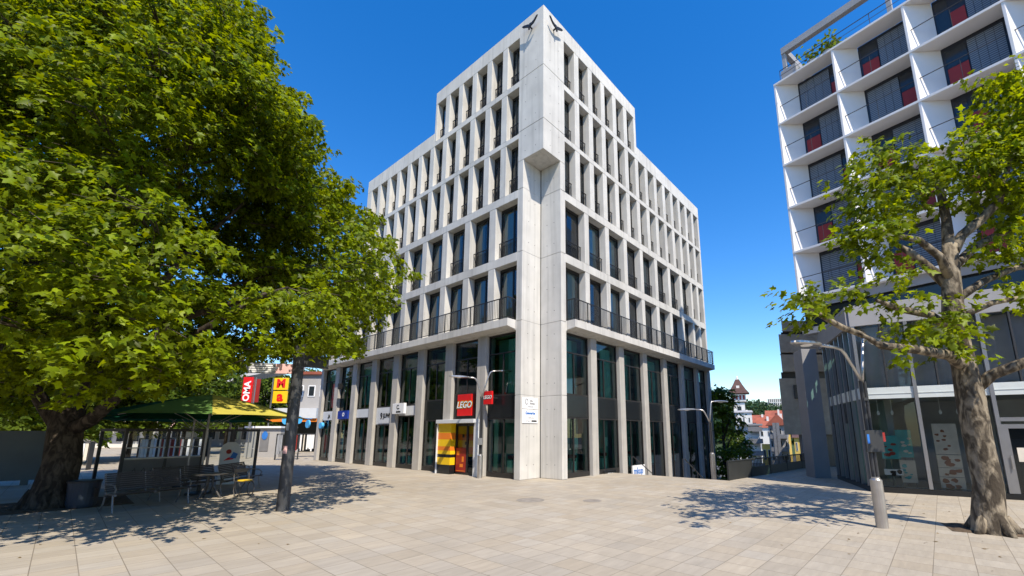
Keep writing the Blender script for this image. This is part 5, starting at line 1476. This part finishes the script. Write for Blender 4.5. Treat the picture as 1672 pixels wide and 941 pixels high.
b=MB(); b.tube([a_,c_,c_+Vector((6,0,1.2))],.45,4); tag(b.build('steel_girder', M['plastergrey']), 'sloping grey steel girder above the parasols', 'girder')
# grey ticket cabin and small things on the far plaza edge
c=at(424,745,36); cb=empty('grey_cabin',(c.x,c.y,0),0,'flat grey service cabin with a blue badge left of the guide post','cabin')
b=MB(); b.box(-1.3,1.5,0,2,0,2.35); link('body', b.mesh('body', M['plastergrey']), cb)
b=MB(); b.box(-1.4,1.6,-.2,2.2,2.35,2.5); link('roof', b.mesh('roof', M['white']), cb)
b=MB(); b.box(-.1,.6,-.04,-.001,.5,2.0); d_=link('door', b.mesh('door', M['plywood']), cb)
b=MB(); b.plate([(.25+.24*math.cos(k*.5),1.75+.34*math.sin(k*.5)) for k in range(12)],-.07,-.045); link('badge', b.mesh('badge', M['inkblue']), d_)
rack(468,742,33,1.5,1.9,['ink','redpanel','red','inkgrey'],'dark stall with red goods left of the guide post','stall','goods_stall')
rack(500,741,37,2.0,1.9,['white','paper','ink','white'],'stall of white goods between the guide post and the office building','stall','goods_stall')

# unseen buildings added around the plaza, for the windows to mirror instead of sky
for nm,x0,x1,y0,y1,h,mt,lab in (('added_building',-62,-14,-46,-30,15,'plastergrey','long grey building added out of view, mirrored in the shop windows'),
                                ('added_building',-78,-60,-26,43,18,'stone','beige stone building added out of view beside the plaza, mirrored in the windows'),
                                ('added_building',-8,34,-52,-36,17,'greyconc','tall grey building added behind the viewer, mirrored in the shop windows')):
    o=empty(nm,((x0+x1)/2,(y0+y1)/2,0),0,lab,'building'); w=x1-x0; d=y1-y0
    b=MB(); b.box(-w/2,w/2,-d/2,d/2,0,h); link('wall', b.mesh('wall', M[mt]), o)
    for r in range(4):
        b=MB(); z=h*(r+.3)/4
        b.box(-w/2+1,w/2-1,d/2,d/2+.05,z,z+h*.13); b.box(w/2,w/2+.05,-d/2+1,d/2-1,z,z+h*.13); link('window_band', b.mesh('window_band', M['farglass']), o)

# fallen leaves
rg=np.random.default_rng(33); n_=150
fx=np.concatenate([rg.normal(-9,3.2,n_//2),rg.normal(8.2,2.4,n_//2)]); fy=np.concatenate([rg.normal(11,2.4,n_//2),rg.normal(10.5,2.2,n_//2)])
okf=(fy>6.3)&(fy<13.2)
P=np.stack([fx,fy,np.full(n_,.012)],1)[okf]; n_=len(P)
D_=rg.normal(0,1,(n_,3)); D_[:,2]*=.08
M['dryleaf']=leaf_mat('dry_leaf',(.20,.13,.05),(.2,.12,.03),.5,.1)
tag(link('fallen_leaves', leaves_mesh('fallen_leaves', P, D_, rg.normal(0,.1,(n_,3))+np.array([0,0,1]), rg.uniform(.03,.085,n_), M['dryleaf'])), kind='stuff')
